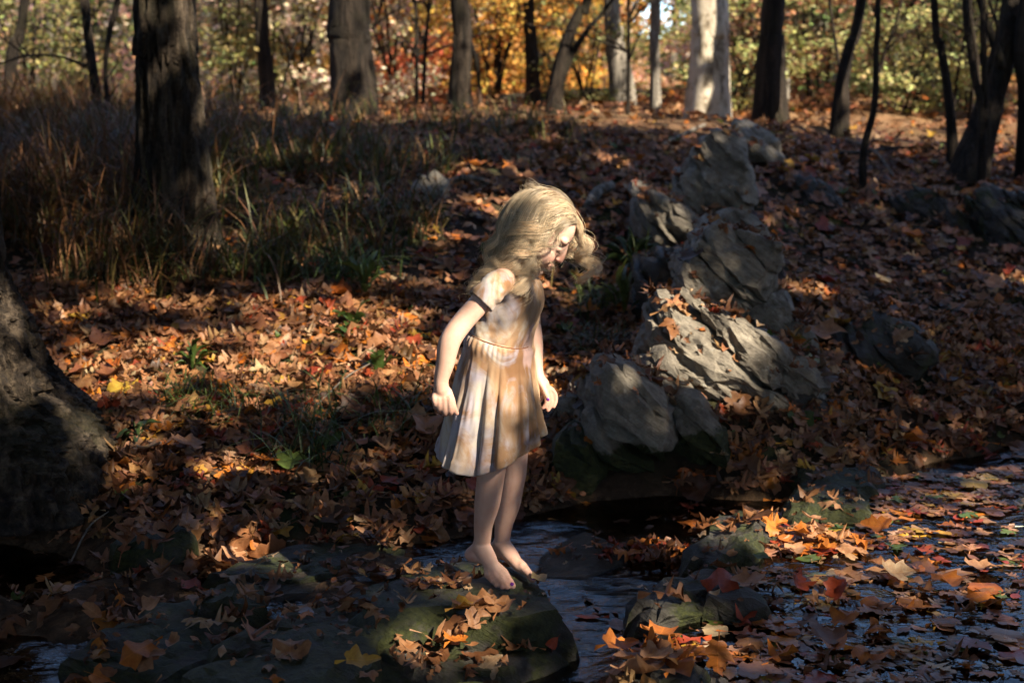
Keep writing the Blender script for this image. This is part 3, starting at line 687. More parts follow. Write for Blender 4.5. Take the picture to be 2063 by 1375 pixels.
# hem fold: last rows slightly proud
sk[-6:, :, :2] += ((sk[-6:, :, :2] - hc[:2])/np.linalg.norm(sk[-6:, :, :2] - hc[:2], axis=-1)[..., None])*0.0022
body_rows = np.concatenate([bod, sk[1:]]); nrw = len(body_rows)
dv, df = body_rows.reshape(-1, 3), [ring_faces(nrw, NA)]
def sleeve(pts, rad, n=26):
    c = catmull([P(*q) for q in pts], n); r = catmull(np.array(rad)[:, None], n)[:, 0]
    t, u, w = frames(c); th = np.linspace(0, 2*math.pi, 64, endpoint=False)
    rr = r[:, None]*(1 + 0.085*fbm(np.stack([np.cos(th)[None]*1.5 + 0*r[:, None], np.sin(th)[None]*1.5 + 0*r[:, None], np.arange(n)[:, None]*0.30 + 0*th[None]], -1), 3, 91))
    rr[-5:] *= 1.03; rr[-1] = 0.0275; c[-1] = c[-2] - 0.004*t[-2]
    return (c[:, None] + rr[..., None]*(np.cos(th)[None, :, None]*u[:, None] + np.sin(th)[None, :, None]*w[:, None])).reshape(-1, 3), [ring_faces(n, 64)]
s1 = sleeve([(1022, 563, YA + .04), (1006, 571, YA + .008), (986, 589, YA - .008), (966, 611, YA - .018)], [0.027, 0.0345, 0.0355, 0.0355])
s2 = sleeve([(1042, 563, YF - .04), (1052, 570, YF - .006), (1060, 592, YF + .008), (1064, 612, YF + .012)], [0.028, 0.038, 0.040, 0.041])
dv, df = cat_meshes([(dv, df), s1, s2])
m = NT('tie_dye_cotton'); pos = m.geo()
warp = m.mapping(pos, (1.0, 1.0, 0.62))
n1 = m.noise(10.5, 6, warp, 0.62, 1.4); n2 = m.noise(9.5, 3, m.mapping(pos, (1, 1, .7), (1.1, 0.3, 0.7)), 0.5, 0.5); n3 = m.noise(14, 4, m.mapping(pos, (1, 1, .6), (0.3, 1.3, 0.2)), 0.55, 0.6)
sep = m.n('SeparateXYZ'); m.l(pos, sep.inputs[0])
hi = m.n('MapRange'); hi.inputs[1].default_value = 0.62; hi.inputs[2].default_value = 0.74; m.l(sep.outputs[2], hi.inputs[0])
frn = m.n('MapRange'); frn.inputs[1].default_value = -0.10; frn.inputs[2].default_value = 0.06; m.l(sep.outputs[0], frn.inputs[0])
lav = m.mix(m.ramp(n3, [(0.4, (0, 0, 0)), (0.62, (1, 1, 1))]), (0.42, 0.38, 0.42, 1), (0.56, 0.49, 0.40, 1))
tan = m.mix(m.ramp(n3, [(0.35, (0, 0, 0)), (0.7, (1, 1, 1))]), (0.27, 0.14, 0.068, 1), (0.49, 0.32, 0.19, 1))
bias = m.math('ADD', n1, m.math('ADD', m.math('MULTIPLY', hi.outputs[0], 0.05), m.math('MULTIPLY', m.math('SUBTRACT', frn.outputs[0], 0.6), 0.16)))
c = m.mix(m.ramp(bias, [(0.37, (0, 0, 0)), (0.56, (1, 1, 1))]), lav, tan)
c = m.mix(m.ramp(n2, [(0.62, (0, 0, 0)), (0.72, (0.75, 0.75, 0.75))]), c, (0.50, 0.40, 0.17, 1))
c = m.mix(m.ramp(n2, [(0.28, (0.6, 0.6, 0.6)), (0.36, (0, 0, 0))]), c, (0.60, 0.42, 0.40, 1))
m.base(c); m.set(Roughness=0.85, Specular_IOR_Level=0.15, Sheen_Weight=0.15)
wv = m.noise(420, 2, pos); wk = m.noise(24, 5, m.mapping(pos, (1, 1, 0.6)), 0.6, 0.5)
m.bump(m.math('ADD', m.math('MULTIPLY', wv, 0.05), m.math('MULTIPLY', wk, 0.5)), 0.35, 0.005)
tr = m.n('BsdfTranslucent'); m.l(c, tr.inputs['Color'])
mx = m.n('MixShader'); mx.inputs[0].default_value = 0.22; m.l(m.b.outputs[0], mx.inputs[1]); m.l(tr.outputs[0], mx.inputs[2]); m.l(mx.outputs[0], m.out.inputs[0])
M_DRESS = m.m
dress = add('dress', mesh_np('dress', dv, df), M_DRESS, person, label='cream lavender and tan tie-dye dress with gathered skirt')
sol = dress.modifiers.new('thickness', 'SOLIDIFY'); sol.thickness = 0.0016; sol.offset = 0
m = NT('brown_stitching'); m.base((0.20, 0.075, 0.03, 1)); m.set(Roughness=0.8)
wv_ = waist + (waist - wc)/np.linalg.norm(waist - wc, axis=1)[:, None]*0.0016
th = np.linspace(0, 2*math.pi, 6, endpoint=False)
rad_ = (waist - wc)/np.linalg.norm(waist - wc, axis=1)[:, None]
sv = (wv_[:, None] + 0.0014*(np.cos(th)[None, :, None]*rad_[:, None] + np.sin(th)[None, :, None]*UPV)).reshape(-1, 3)
sf = ring_faces(NA, 6); last = np.stack([np.array([(NA - 1)*6 + j, (NA - 1)*6 + (j + 1) % 6, (j + 1) % 6, j]) for j in range(6)])
add('waist_seam', mesh_np('waist_seam', sv, [sf, last]), m.m, dress)

# ------------------------------------------------------------------ hair
hr = np.random.default_rng(5)
N = 4200; K = 30
AX = np.array([0.090, 0.073, 0.078]); SC = HL(-0.004, 0, 0.012)
HM = np.stack([h_f, h_r, h_u])
d = hr.normal(size=(N*6, 3)); d /= np.linalg.norm(d, axis=1)[:, None]
lf, lr, lu = d.T
okm = ((lu > 0.60) | ((lf < 0.42 - 0.15*np.abs(lr)) & (lu > -0.42))) & ~((np.abs(lr) > 0.80) & (np.abs(lu + 0.42) < 0.30) & (np.abs(lf) < 0.24))
okm &= (lr > -0.75) | (hr.random(N*6) < 0.5)
d = d[okm][:N]; N = len(d); lf, lr, lu = d.T
x = SC + (d*AX*1.02) @ HM
side = np.where(lr > -0.12, 1.0, -1.0)
nloc = d/AX; nloc /= np.linalg.norm(nloc, axis=1)[:, None]; nw = nloc @ HM
front = (lf > 0.30) & (lu > 0.25)
nearf = front & (side > 0)
comb = side[:, None]*0.80*h_r - 0.62*h_f - 0.25*h_u + 0*nw
bk = lf < 0.1
comb[bk] = side[bk][:, None]*0.7*h_r - 0.25*h_f - 0.85*h_u
comb[nearf] = 0.40*h_r - 0.95*h_f - 0.50*h_u
farf = front & (side < 0)
comb[farf] = 0.45*h_f - 0.8*h_r - 0.25*h_u
tuft = nearf & (lf > 0.45) & (hr.random(N) < 0.05)
comb[tuft] = 0.9*h_f + 0.15*h_r - 0.1*h_u
comb += 0.10*hr.normal(size=(N, 3))
dr = comb - nw*np.sum(comb*nw, 1)[:, None]; dr /= np.linalg.norm(dr, axis=1)[:, None]
dr = dr + nw*0.05; dr[tuft] += 0.25*nw[tuft]
L = 0.215 + 0.055*hr.random(N); L = np.where(nearf, L*0.92, L); L = np.where(farf, L*0.85, L); L = np.where(tuft, 0.10 + 0.05*hr.random(N), L); L = np.where(lf < -0.2, L*1.10, L)
lay = 0.002 + np.where(lf < 0.1, 0.005, 0.008)*hr.random(N)
step = L/(K - 1)
pts = np.zeros((N, K, 3)); pts[:, 0] = x
cols = [(HL(-0.004, 0, 0.012), AX, HM, 1.0), (HL(0.030, 0, -0.018), np.array([0.064, 0.063, 0.074]), HM, 1.0), (HL(0.038, 0, -0.062), np.array([0.052, 0.054, 0.056]), HM, 0.8),
        (P(1026, 606, YG), np.array([0.088, 0.112, 0.098]), np.stack([T_F, B_N, LEAN]), 0.9), (P(1010, 570, YA + .02), np.array([0.05, 0.05, 0.05]), np.eye(3), 0.8)]
nbs = (NB - 0.02*UPV, HL(-0.022, 0, -0.05))
back = lf < 0.05
bx = np.where(back, -0.38, np.where(side > 0, -0.95, 0.10)); bx = np.where(tuft, 0.25, bx); veil = nearf & (hr.random(N) < 0.03); bx = np.where(veil, -0.12, bx)
for k in range(1, K):
    s = k/(K - 1)
    g = np.where(back, 0.16, 0.20)*min(1, 0.35 + 1.4*s)
    tgt = np.array([0, 0, -1.0]) + bx[:, None]*np.array([1.0, 0, 0])*np.where(back, 0.15 + 1.25*s, 1.15 - 0.7*s)[:, None]
    dr = dr*(1 - g[:, None]) + tgt*g[:, None]; dr /= np.linalg.norm(dr, axis=1)[:, None]
    q = pts[:, k - 1] + dr*step[:, None]
    for c, ax, M_, lw in cols:
        l = (q - c) @ M_.T; a2 = ax + (lay*lw*min(1, s*6 + 0.25))[:, None]
        rr = np.sqrt(np.sum((l/a2)**2, 1)); ins = rr < 1
        l = np.where(ins[:, None], l/np.maximum(rr, 1e-6)[:, None], l); q = c + l @ M_
    ab = nbs[1] - nbs[0]; tt = np.clip(((q - nbs[0]) @ ab)/np.dot(ab, ab), 0, 1)
    cp = nbs[0] + tt[:, None]*ab; dd = q - cp; dl = np.linalg.norm(dd, axis=1); ins = dl < 0.048
    q = np.where(ins[:, None], cp + dd/np.maximum(dl, 1e-6)[:, None]*0.048, q)
    nd = q - pts[:, k - 1]; nd /= np.linalg.norm(nd, axis=1)[:, None] + 1e-9
    dr = 0.5*dr + 0.5*nd
    pts[:, k] = q
# locks: strands gather round guides and wave together
G = 80; gi = hr.choice(N, G, replace=False)
kls = np.where(veil & ~tuft, 1.5, np.where(tuft, 3, np.where(farf, 2, np.where(nearf, 1, 0))))
end_key = np.concatenate([pts[:, 0]*1.0, pts[:, 12]*0.9, pts[:, 22]*0.6, (kls*0.4)[:, None]], 1)
D = ((end_key[:, None] - end_key[gi][None])**2).sum(-1); own = np.argmin(D, 1)
s = np.linspace(0, 1, K)
fz = hr.random(N) < 0.12
pull = (1.02*s**0.5)[None, :]*np.where(fz, 0.25, 1.0)[:, None]
gpts = pts[gi][own]
off = (gpts - gpts[:, :1]) + pts[:, :1]
pts = pts*(1 - pull[..., None]*0.0) + pull[..., None]*(gpts - pts)*0.85
gf_ = 1.8 + 1.5*hr.random(G); gp = 6.28*hr.random(G); ga = 0.010 + 0.014*hr.random(G)
amp = (ga[own][:, None])*(sstep(s, 0.25, 0.75)*(1 + 0.7*sstep(s, 0.6, 1.0)))[None]*np.where(fz, 1.2, 1.0)[:, None]*np.where((lf < 0.1)[:, None], 0.62*sstep(s, 0.35, 0.8)[None], 1.0)
tw = 2*math.pi*gf_[own][:, None]*(s**1.15)[None] + gp[own][:, None] + 0.35*hr.normal(size=(N, 1))
tg = np.gradient(pts, axis=1); tg /= np.linalg.norm(tg, axis=-1)[..., None] + 1e-9
e1 = np.cross(tg, np.array([0.3, 0.9, 0.2])); e1 /= np.linalg.norm(e1, axis=-1)[..., None] + 1e-9
e2 = np.cross(tg, e1)
pts = pts + amp[..., None]*(np.cos(tw)[..., None]*e1 + 0.8*np.sin(tw)[..., None]*e2)
pts += (0.0034*hr.normal(size=(N, 1, 3)))*(s**0.6)[None, :, None]*np.where(fz, 3.0, 1.0)[:, None, None]
rad = (0.00075 - 0.00042*s)[None]*np.where(fz, 0.5, 1.0)[:, None]
tg = np.gradient(pts, axis=1); tg /= np.linalg.norm(tg, axis=-1)[..., None] + 1e-9
e1 = np.cross(tg, np.array([0.3, 0.9, 0.2])); e1 /= np.linalg.norm(e1, axis=-1)[..., None] + 1e-9; e2 = np.cross(tg, e1)
th = np.array([0, 2.094, 4.188])
hv = pts[:, :, None] + rad[:, :, None, None]*(np.cos(th)[None, None, :, None]*e1[:, :, None] + np.sin(th)[None, None, :, None]*e2[:, :, None])
hfq = ring_faces(K, 3)
hfaces = (hfq[None] + (np.arange(N)*K*3)[:, None, None]).reshape(-1, 4)
tint = (0.75 + 0.5*hr.random(N))*(0.62 + 0.62*hr.random(G)[own])
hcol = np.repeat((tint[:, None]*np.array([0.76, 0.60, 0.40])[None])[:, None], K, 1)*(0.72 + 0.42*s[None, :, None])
cap = ellipsoid(HL(-0.006, 0, 0.014), np.array([h_f*0.0905, h_r*0.0755, h_u*0.0805]), 36, 24)
cl = (cap[0] - SC) @ HM.T/AX; cl /= np.linalg.norm(cl, axis=1)[:, None]
kv = ((cl[:, 2] > 0.55) | (cl[:, 0] < 0.30)) & (cl[:, 2] > -0.40)
cfs = [f[np.all(kv[f], axis=1)] for f in cap[1]]
allv, allf = cat_meshes([(hv.reshape(-1, 3), [hfaces]), (cap[0], cfs)])
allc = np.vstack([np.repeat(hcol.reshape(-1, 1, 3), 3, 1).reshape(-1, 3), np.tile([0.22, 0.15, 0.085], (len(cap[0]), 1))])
m = NT('wavy_blonde_hair'); c = m.n('Attribute', attribute_name='Col').outputs['Color']
m.base(c); m.set(Roughness=0.38, Specular_IOR_Level=0.55)
tr = m.n('BsdfTranslucent'); m.l(c, tr.inputs['Color'])
mx = m.n('MixShader'); mx.inputs[0].default_value = 0.25; m.l(m.b.outputs[0], mx.inputs[1]); m.l(tr.outputs[0], mx.inputs[2]); m.l(mx.outputs[0], m.out.inputs[0])
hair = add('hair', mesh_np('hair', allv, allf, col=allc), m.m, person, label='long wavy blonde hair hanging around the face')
# lashes of the lowered eyes
m = NT('lash'); m.base((0.06, 0.035, 0.02, 1)); m.set(Roughness=0.7)
for sgn in (1, -1):
    v, f = tube([HL(0.080, (0.030 - 0.014)*sgn, -0.018), HL(0.087, 0.030*sgn, -0.021), HL(0.078, (0.030 + 0.014)*sgn, -0.018)], [0.0007, 0.0013, 0.0009], 6)
    add('eyelash', mesh_np('eyelash', v, f), m.m, person)
    v, f = tube([HL(0.0855, (0.030 - 0.016)*sgn, 0.013), HL(0.0855, 0.030*sgn, 0.017), HL(0.076, (0.030 + 0.018)*sgn, 0.009)], [0.0012, 0.0018, 0.0010], 6)
    add('eyebrow', mesh_np('eyebrow', v, f), m.m, person)

# surfaces on which leaves land and where the sun patches fall
bvv = np.vstack(BV); bff = []
for f in BF:
    f = np.asarray(f)
    if f.shape[1] == 4: bff += f.tolist()
    else: bff += f.tolist()
bvh = BVHTree.FromPolygons([tuple(p) for p in bvv.tolist()], bff)
def drop(x, y):
    h = bvh.ray_cast(Vector((x, y, 6.0)), Vector((0, 0, -1)))
    return (h[0].z, h[1] if h[1].z > 0 else -h[1]) if h[0] is not None else (float(ground_z(x, y)), Vector((0, 0, 1)))
# ------------------------------------------------------------------ trees
def bark_material(name, c0, c1, c2, mossc=None, scale=1.0):
    m = NT(name); pos = m.obj()
    st = m.noise(20*scale, 5, m.mapping(pos, (1, 1, 0.14)), 0.65, 0.5)
    n = m.noise(60*scale, 5, pos, 0.7)
    c = m.ramp(m.math('ADD', m.math('MULTIPLY', st, 0.7), m.math('MULTIPLY', n, 0.3)), [(0.40, c0), (0.5, c1), (0.60, c2)])
    if mossc:
        k = m.ramp(m.noise(3.0, 4, pos, 0.6), [(0.5, (0, 0, 0)), (0.70, (0.5, 0.5, 0.5))])
        c = m.mix(k, c, mossc + (1,))
    m.base(c); m.set(Roughness=0.85, Specular_IOR_Level=0.2)
    m.bump(m.math('ADD', st, m.math('MULTIPLY', n, 0.4)), 1.0, 0.06)
    return m.m
M_BARK = bark_material('furrowed_bark', (0.012, 0.009, 0.007), (0.042, 0.030, 0.020), (0.115, 0.085, 0.058), (0.035, 0.034, 0.014))
M_SHADE_DARKBARK = bark_material('dark_bark', (0.008, 0.006, 0.0045), (0.022, 0.016, 0.011), (0.05, 0.036, 0.025), (0.04, 0.036, 0.016))  # albedo lowered to carry the shade of the background trunks
M_GREYBARK = bark_material('grey_bark', (0.09, 0.08, 0.065), (0.20, 0.175, 0.14), (0.34, 0.30, 0.24))
m = NT('pale_sycamore_bark'); pos = m.obj()
n = m.noise(7, 6, m.mapping(pos, (1.6, 1.6, 0.9)), 0.7, 0.6)
c = m.ramp(n, [(0.36, (0.11, 0.08, 0.05)), (0.43, (0.27, 0.22, 0.15)), (0.50, (0.46, 0.39, 0.29)), (0.7, (0.58, 0.51, 0.40))])
m.base(c); m.set(Roughness=0.75); m.bump(m.noise(40, 4, pos), 0.4, 0.01); M_PALEBARK = m.m
def trunk_mesh(pts, rad, ns=20, nr=40, amp=0.0, seed=0, origin=None, flare=None, lobes=5):
    c = catmull(pts, nr); r = np.maximum(catmull(np.asarray(rad, float)[:, None], nr)[:, 0], 0.002)
    t, u, w = frames(c); th = np.linspace(0, 2*math.pi, ns, endpoint=False)
    rr = np.repeat(r[:, None], ns, 1)
    if amp:
        q = np.stack([np.cos(th)[None]*2.2 + 0*rr, np.sin(th)[None]*2.2 + 0*rr, c[:, 2:3]*0.5 + 0*rr], -1)
        rr = rr*(1 + 0.10*fbm(q, 2, seed))
        qq = np.stack([np.cos(th)[None]*rr*26, np.sin(th)[None]*rr*26, c[:, 2:3]*3.2 + 0*rr], -1)
        rr = rr + amp*(1 - 2.6*np.abs(fbm(qq, 3, seed + 5)))
    if flare is not None:
        f = np.exp(-np.maximum(c[:, 2] - c[:, 2].min(), 0)/flare[0])
        lob = 0.55 + 0.45*np.cos(th*lobes + seed)[None]
        rr = rr*(1 + flare[1]*f[:, None]*lob)
    v = c[:, None] + rr[..., None]*(np.cos(th)[None, :, None]*u[:, None] + np.sin(th)[None, :, None]*w[:, None])
    v = v.reshape(-1, 3); f = [ring_faces(nr, ns)]
    v = np.vstack([v, c[0], c[-1]]); j = np.arange(ns)
    f.append(np.stack([np.full(ns, nr*ns), (j + 1) % ns, j], -1)); f.append(np.stack([np.full(ns, nr*ns + 1), (nr - 1)*ns + j, (nr - 1)*ns + (j + 1) % ns], -1))
    return v, f

def leaf_cards(pos, size, seed, up=0.35, nrm=None):
    """folded diamond leaves, two triangles each"""
    r_ = np.random.default_rng(seed); n = len(pos)
    d = r_.normal(size=(n, 3)); d[:, 2] -= 0.25; d /= np.linalg.norm(d, axis=1)[:, None]
    k = r_.normal(size=(n, 3)); k[:, 2] += up; s = np.cross(d, k); s /= np.linalg.norm(s, axis=1)[:, None] + 1e-9
    z = np.cross(s, d); L = size[:, None]
    a = pos - d*L*0.5; b = pos + s*L*0.36 + z*L*0.10; c = pos + d*L*0.5; e = pos - s*L*0.36 + z*L*0.10
    v = np.stack([a, b, c, e], 1).reshape(-1, 3); i = np.arange(n)[:, None]*4
    return v, np.concatenate([i + np.array([[0, 1, 2]]), i + np.array([[0, 2, 3]])])
def tints(n, r_, lo=0.5, hi=1.45, hue=0.12):
    c = r_.uniform(lo, hi, size=(n, 1))*(1 + hue*r_.normal(size=(n, 3))); return np.clip(c, 0.1, 1.6)
M_CROWN = leaf_material('autumn_foliage', 'both', transl=0.45, vary=False)
def crown_mesh(name, seed, n, rad, z0, z1, ncl, spread, size):
    r_ = np.random.default_rng(seed)
    a = r_.uniform(0, 2*math.pi, ncl); rr = rad*np.sqrt(r_.random(ncl)); zz = z0 + (z1 - z0)*r_.random(ncl)
    rr = rr*(0.55 + 0.45*np.sin(np.clip((zz - z0)/(z1 - z0), 0, 1)*math.pi))
    cl = np.stack([rr*np.cos(a), rr*np.sin(a), zz], -1)
    p = cl[r_.integers(0, ncl, n)] + r_.normal(size=(n, 3))*np.array([spread, spread, spread*0.55])
    p[:, 2] = np.maximum(p[:, 2], z0*0.5 + 0.02)
    v, f = leaf_cards(p, size*r_.uniform(0.6, 1.3, n), seed)
    return mesh_np(name, v, f, smooth=False, col=np.repeat(tints(n, r_), 4, 0)), cl
HIGH = [crown_mesh('crown', 100 + k, 900, 2.2, 6.5, 10.0, 26, 0.40, 0.12)[0] for k in range(2)]
LOW, STEMS = [], []
for k in range(4):
    me_, cl = crown_mesh('crown', 200 + k, 3800, 1.4, 0.10, 4.2, 52, 0.20, 0.095); LOW.append(me_)
    r_ = np.random.default_rng(300 + k); ps = []
    for q in range(5):
        top = cl[r_.integers(0, len(cl))]; top = top*np.array([1, 1, 0]) + np.array([0, 0, 3.0 + 1.2*r_.random()])
        b0 = np.array([r_.normal()*0.10, r_.normal()*0.10, -0.15])
        mid = b0*0.4 + top*0.6 + r_.normal(size=3)*0.12
        ps.append(tube([b0, b0*0.7 + mid*0.3 + np.array([0, 0, .2]), mid, top], [0.028, 0.022, 0.014, 0.004], 6, 14))
        for w_ in range(5):
            e = cl[r_.integers(0, len(cl))]; st = mid*r_.uniform(0.4, 1.0)
            ps.append(tube([st, (st + e)/2 + r_.normal(size=3)*0.08, e], [0.010, 0.006, 0.003], 5, 8))
    STEMS.append(mesh_np('trunk', *cat_meshes(ps)))
for me_ in HIGH + LOW: me_.materials.append(M_CROWN)
M_TWIG = M_SHADE_DARKBARK
for me_ in STEMS: me_.materials.append(M_SHADE_DARKBARK)

def tree(label, base, path, wpx, mat, cols=(0.30, 0.17, 0.06), ns=20, nr=46, amp=0.0, seed=1, flare=(0.25, 0.35), lean=0.0, crown=True, high=8.5, Y=None, limbs=(), top_taper=0.55, lobes=5, name='tree'):
    """base (px,row) where the trunk meets the ground; path rows going up with widths in pixels"""
    Yb = Y or ground_hit(*base)
    pts, rad = [], []
    q = P(base[0], base[1], Yb); g = float(ground_z(q[0], q[1])); q[2] = g - 0.12
    org = np.array([q[0], q[1], g])
    pts.append(q); rad.append(wpx[0]/FPX*Yb/2*1.0)
    for k, (a, b) in enumerate(path):
        y_ = Yb + lean*(k + 1)/max(1, len(path)); pts.append(P(a, b, y_)); rad.append(wpx[k + 1]/FPX*y_/2)
    d = unit(pts[-1] - pts[-2]); d = unit(d + np.array([0, 0, 0.6])); r0 = rad[-1]; z = pts[-1][2]
    if high > z + 0.5:
        for e in (0.4, 1.0):
            p = pts[len(path)] + d*(high - z)*e/max(d[2], .3); p = p + 0.15*np.array([math.sin(seed*3 + e), math.cos(seed*2 + e), 0]); pts.append(p); rad.append(r0*(1 - (1 - top_taper*0.5)*e))
    root = bpy.data.objects.new(name, None); COL.objects.link(root); root.location = org
    root['label'] = label; root['category'] = 'tree'
    ps = [trunk_mesh(np.array(pts) - org, rad, ns, nr, amp, seed, flare=flare, lobes=lobes)]
    for lb in limbs:
        y_ = Yb + (lb[0][2] if len(lb[0]) > 2 else 0)
        lp = [P(a[0], a[1], Yb + (a[2] if len(a) > 2 else 0)) - org for a in lb[:-1]]
        ps.append(tube(lp, [w_/FPX*Yb/2 for w_ in lb[-1]], 8, 5*len(lp)))
    add('trunk', mesh_np('trunk', *cat_meshes(ps)), mat, root)
    if crown:
        c = add('crown', HIGH[seed % 2], M_CROWN, root); c.color = tuple(cols) + (1,)
        c.location = (pts[-1] - org)*np.array([1, 1, 0]); c.rotation_euler = (0, 0, seed*1.7)
    return root

# the two near trees on the left
tree('huge flared tree base at the left edge beside the water', (-120, 960), [(-125, 860), (-128, 760), (-132, 660), (-140, 540), (-150, 350), (-165, 100)], [820, 700, 500, 395, 285, 255, 245], M_BARK, ns=190, nr=200, amp=0.030, seed=4, flare=(0.20, 0.06), Y=4.85, lobes=4)
tree('thick dark furrowed trunk rising from the tall grass on the left', (352, 486), [(350, 440), (345, 330), (338, 180), (333, 80), (329, 0)], [158, 146, 128, 116, 111, 109], M_BARK, ns=120, nr=190, amp=0.017, seed=6, flare=(0.3, 0.30))
# background trunks
tree('slim leaning trunk left of the broad dark trunk in the background', (540, 200), [(536, 150), (527, 70), (524, 0)], [34, 30, 27, 26], M_SHADE_DARKBARK, seed=8, Y=12.5, amp=0.004)
tree('broad dark trunk with vines behind the yellow leaves', (712, 195), [(708, 150), (704, 80), (706, 0)], [100, 86, 80, 77], M_SHADE_DARKBARK, seed=9, Y=11.8, amp=0.008, limbs=(((745, 190), (740, 120), (728, 60), (735, 0), (20, 16, 12, 10)), ((690, 0), (700, 60), (712, 110), (6, 8, 6))))
tree('dark trunk beside the glowing red foliage', (925, 195), [(927, 150), (930, 80), (925, 0)], [44, 40, 38, 36], M_SHADE_DARKBARK, seed=10, Y=12.2, amp=0.005, limbs=(((930, 70), (950, 90), (963, 150), (968, 220), (9, 9, 8, 8)),))
tree('dark upright trunk in the golden thicket behind the head', (1075, 195), [(1072, 140), (1068, 60), (1066, 0)], [30, 26, 22, 20], M_SHADE_DARKBARK, seed=11, Y=13.0, amp=0.003)
tree('dark slanting trunk leaning right with a forked limb', (1112, 200), [(1125, 150), (1145, 80), (1170, 20), (1190, -40)], [34, 28, 24, 20, 18], M_SHADE_DARKBARK, seed=12, Y=11.6, limbs=(((1130, 165), (1152, 110), (1185, 60), (1215, 25), (1240, -10), (16, 14, 10, 8, 6)),), amp=0.003)
tree('pale grey trunk with curved base between slanting trunk and sycamore', (1258, 195), [(1250, 150), (1240, 100), (1238, 60), (1232, 0)], [52, 44, 38, 34, 30], M_GREYBARK, seed=13, Y=13.0, amp=0.003)
tree('thin sunlit trunk just left of the pale sycamore', (1322, 205), [(1320, 150), (1318, 70), (1320, 0)], [24, 20, 20, 20], M_GREYBARK, seed=14, Y=12.5)
tree('wide pale sunlit sycamore trunk in the background', (1428, 210), [(1429, 150), (1430, 70), (1429, 0)], [90, 82, 76, 74], M_PALEBARK, ns=40, nr=60, seed=16, Y=11.8, amp=0.004, limbs=(((1408, 70), (1400, 120), (1396, 175), (6, 6, 5)),))
tree('tall dark trunk right of the pale sycamore', (1552, 200), [(1553, 150), (1555, 80), (1558, 0)], [72, 58, 48, 44], M_SHADE_DARKBARK, seed=17, Y=11.4, amp=0.006)
tree('thin grey trunk close behind the tall dark trunk', (1580, 195), [(1584, 120), (1580, 60), (1586, 0)], [18, 15, 13, 12], M_GREYBARK, seed=18, Y=14.5)
tree('far grey trunk between two dark stems on the right', (1668, 185), [(1666, 120), (1658, 60), (1650, 0)], [34, 30, 27, 26], M_GREYBARK, seed=19, Y=17)
tree('dark trunk leaning right from a thick stump like foot', (1692, 215), [(1696, 170), (1712, 90), (1735, 0)], [44, 26, 22, 20], M_SHADE_DARKBARK, seed=20, Y=10.8, amp=0.003)
tree('wiry black sapling leaning left of the bowed sapling', (1715, 268), [(1702, 220), (1690, 130), (1676, 40), (1672, -20)], [9, 8, 7, 6, 6], M_SHADE_DARKBARK, seed=21, crown=False, high=4, name='sapling')
tree('bowed sapling growing from the dark rocks on the right slope', (1742, 395), [(1738, 330), (1745, 280), (1762, 210), (1765, 100), (1768, 0)], [16, 15, 14, 13, 11, 10], M_SHADE_DARKBARK, seed=22, crown=False, high=5, name='sapling')
tree('slender dark trunk standing left of the leaning right tree', (1922, 340), [(1918, 280), (1910, 190), (1895, 90), (1882, 0)], [22, 20, 17, 15, 14], M_SHADE_DARKBARK, seed=23, amp=0.002)
tree('many stemmed dark tree at the upper right', (1985, 265), [(1978, 230), (1962, 150), (1950, 60), (1944, 0)], [20, 16, 14, 13, 12], M_SHADE_DARKBARK, seed=24, limbs=(((1985, 250), (1984, 150), (1980, 60), (1982, -10), (16, 14, 12, 10)), ((1978, 200), (2000, 120), (2010, 60), (1998, 20), (1990, -10), (10, 9, 8, 7, 6))), Y=9.2)
tree('thick black tree leaning to the right edge above the rocks', (1940, 372), [(1958, 320), (1985, 240), (2015, 130), (2035, 40), (2045, -20)], [84, 64, 52, 48, 46, 44], M_SHADE_DARKBARK, ns=36, nr=70, seed=25, amp=0.006, lean=0.3, limbs=(((2015, 130), (2000, 80), (1985, 40), (1970, -10), (22, 18, 15, 12)),), top_taper=0.8)
tree('dark trunk cut by the right edge of the picture', (2075, 260), [(2068, 200), (2058, 120), (2062, 40), (2070, -20)], [46, 34, 30, 28, 26], M_SHADE_DARKBARK, seed=26, Y=9.5)
tree('dark trunk with a side branch in the upper left', (203, 262), [(196, 200), (184, 120), (174, 40), (170, -10)], [22, 20, 19, 18, 18], M_SHADE_DARKBARK, seed=27, Y=10.0, amp=0.002, limbs=(((186, 131), (165, 130), (120, 114), (60, 112), (20, 122), (-20, 135), (7, 6, 5, 5, 4, 3)), ((50, 112), (30, 95), (5, 78), (-20, 60), (4, 3, 3, 2)), ((60, 112), (35, 85), (38, 70), (4, 3, 2))))
tree('crooked black stem just left of the thick furrowed trunk', (223, 268), [(216, 200), (212, 140), (222, 60), (240, -10)], [11, 10, 9, 11, 12], M_SHADE_DARKBARK, seed=28, Y=9.6, crown=False, high=5, limbs=(((215, 160), (235, 130), (236, 118), (4, 3, 2)), ((218, 200), (228, 185), (240, 170), (4, 3, 2))), name='sapling')
tree('dark trunk at the far left edge behind the branch', (22, 240), [(20, 180), (28, 90), (50, 0)], [34, 26, 22, 18], M_SHADE_DARKBARK, seed=29, Y=11.0)
tree('pale slender trunk behind the branch in the upper left', (112, 250), [(108, 190), (104, 120), (100, 50), (104, 0)], [20, 15, 12, 11, 10], M_GREYBARK, seed=30, Y=14)
tree('thin grey curved trunk in the far left woods', (180, 225), [(176, 150), (160, 70), (130, 20), (120, -10)], [14, 12, 10, 9, 8], M_GREYBARK, seed=31, Y=16)

ORD = ['first', 'second', 'third', 'fourth', 'fifth', 'sixth', 'seventh', 'eighth', 'ninth', 'tenth', 'eleventh', 'twelfth', 'thirteenth', 'fourteenth', 'fifteenth', 'sixteenth']
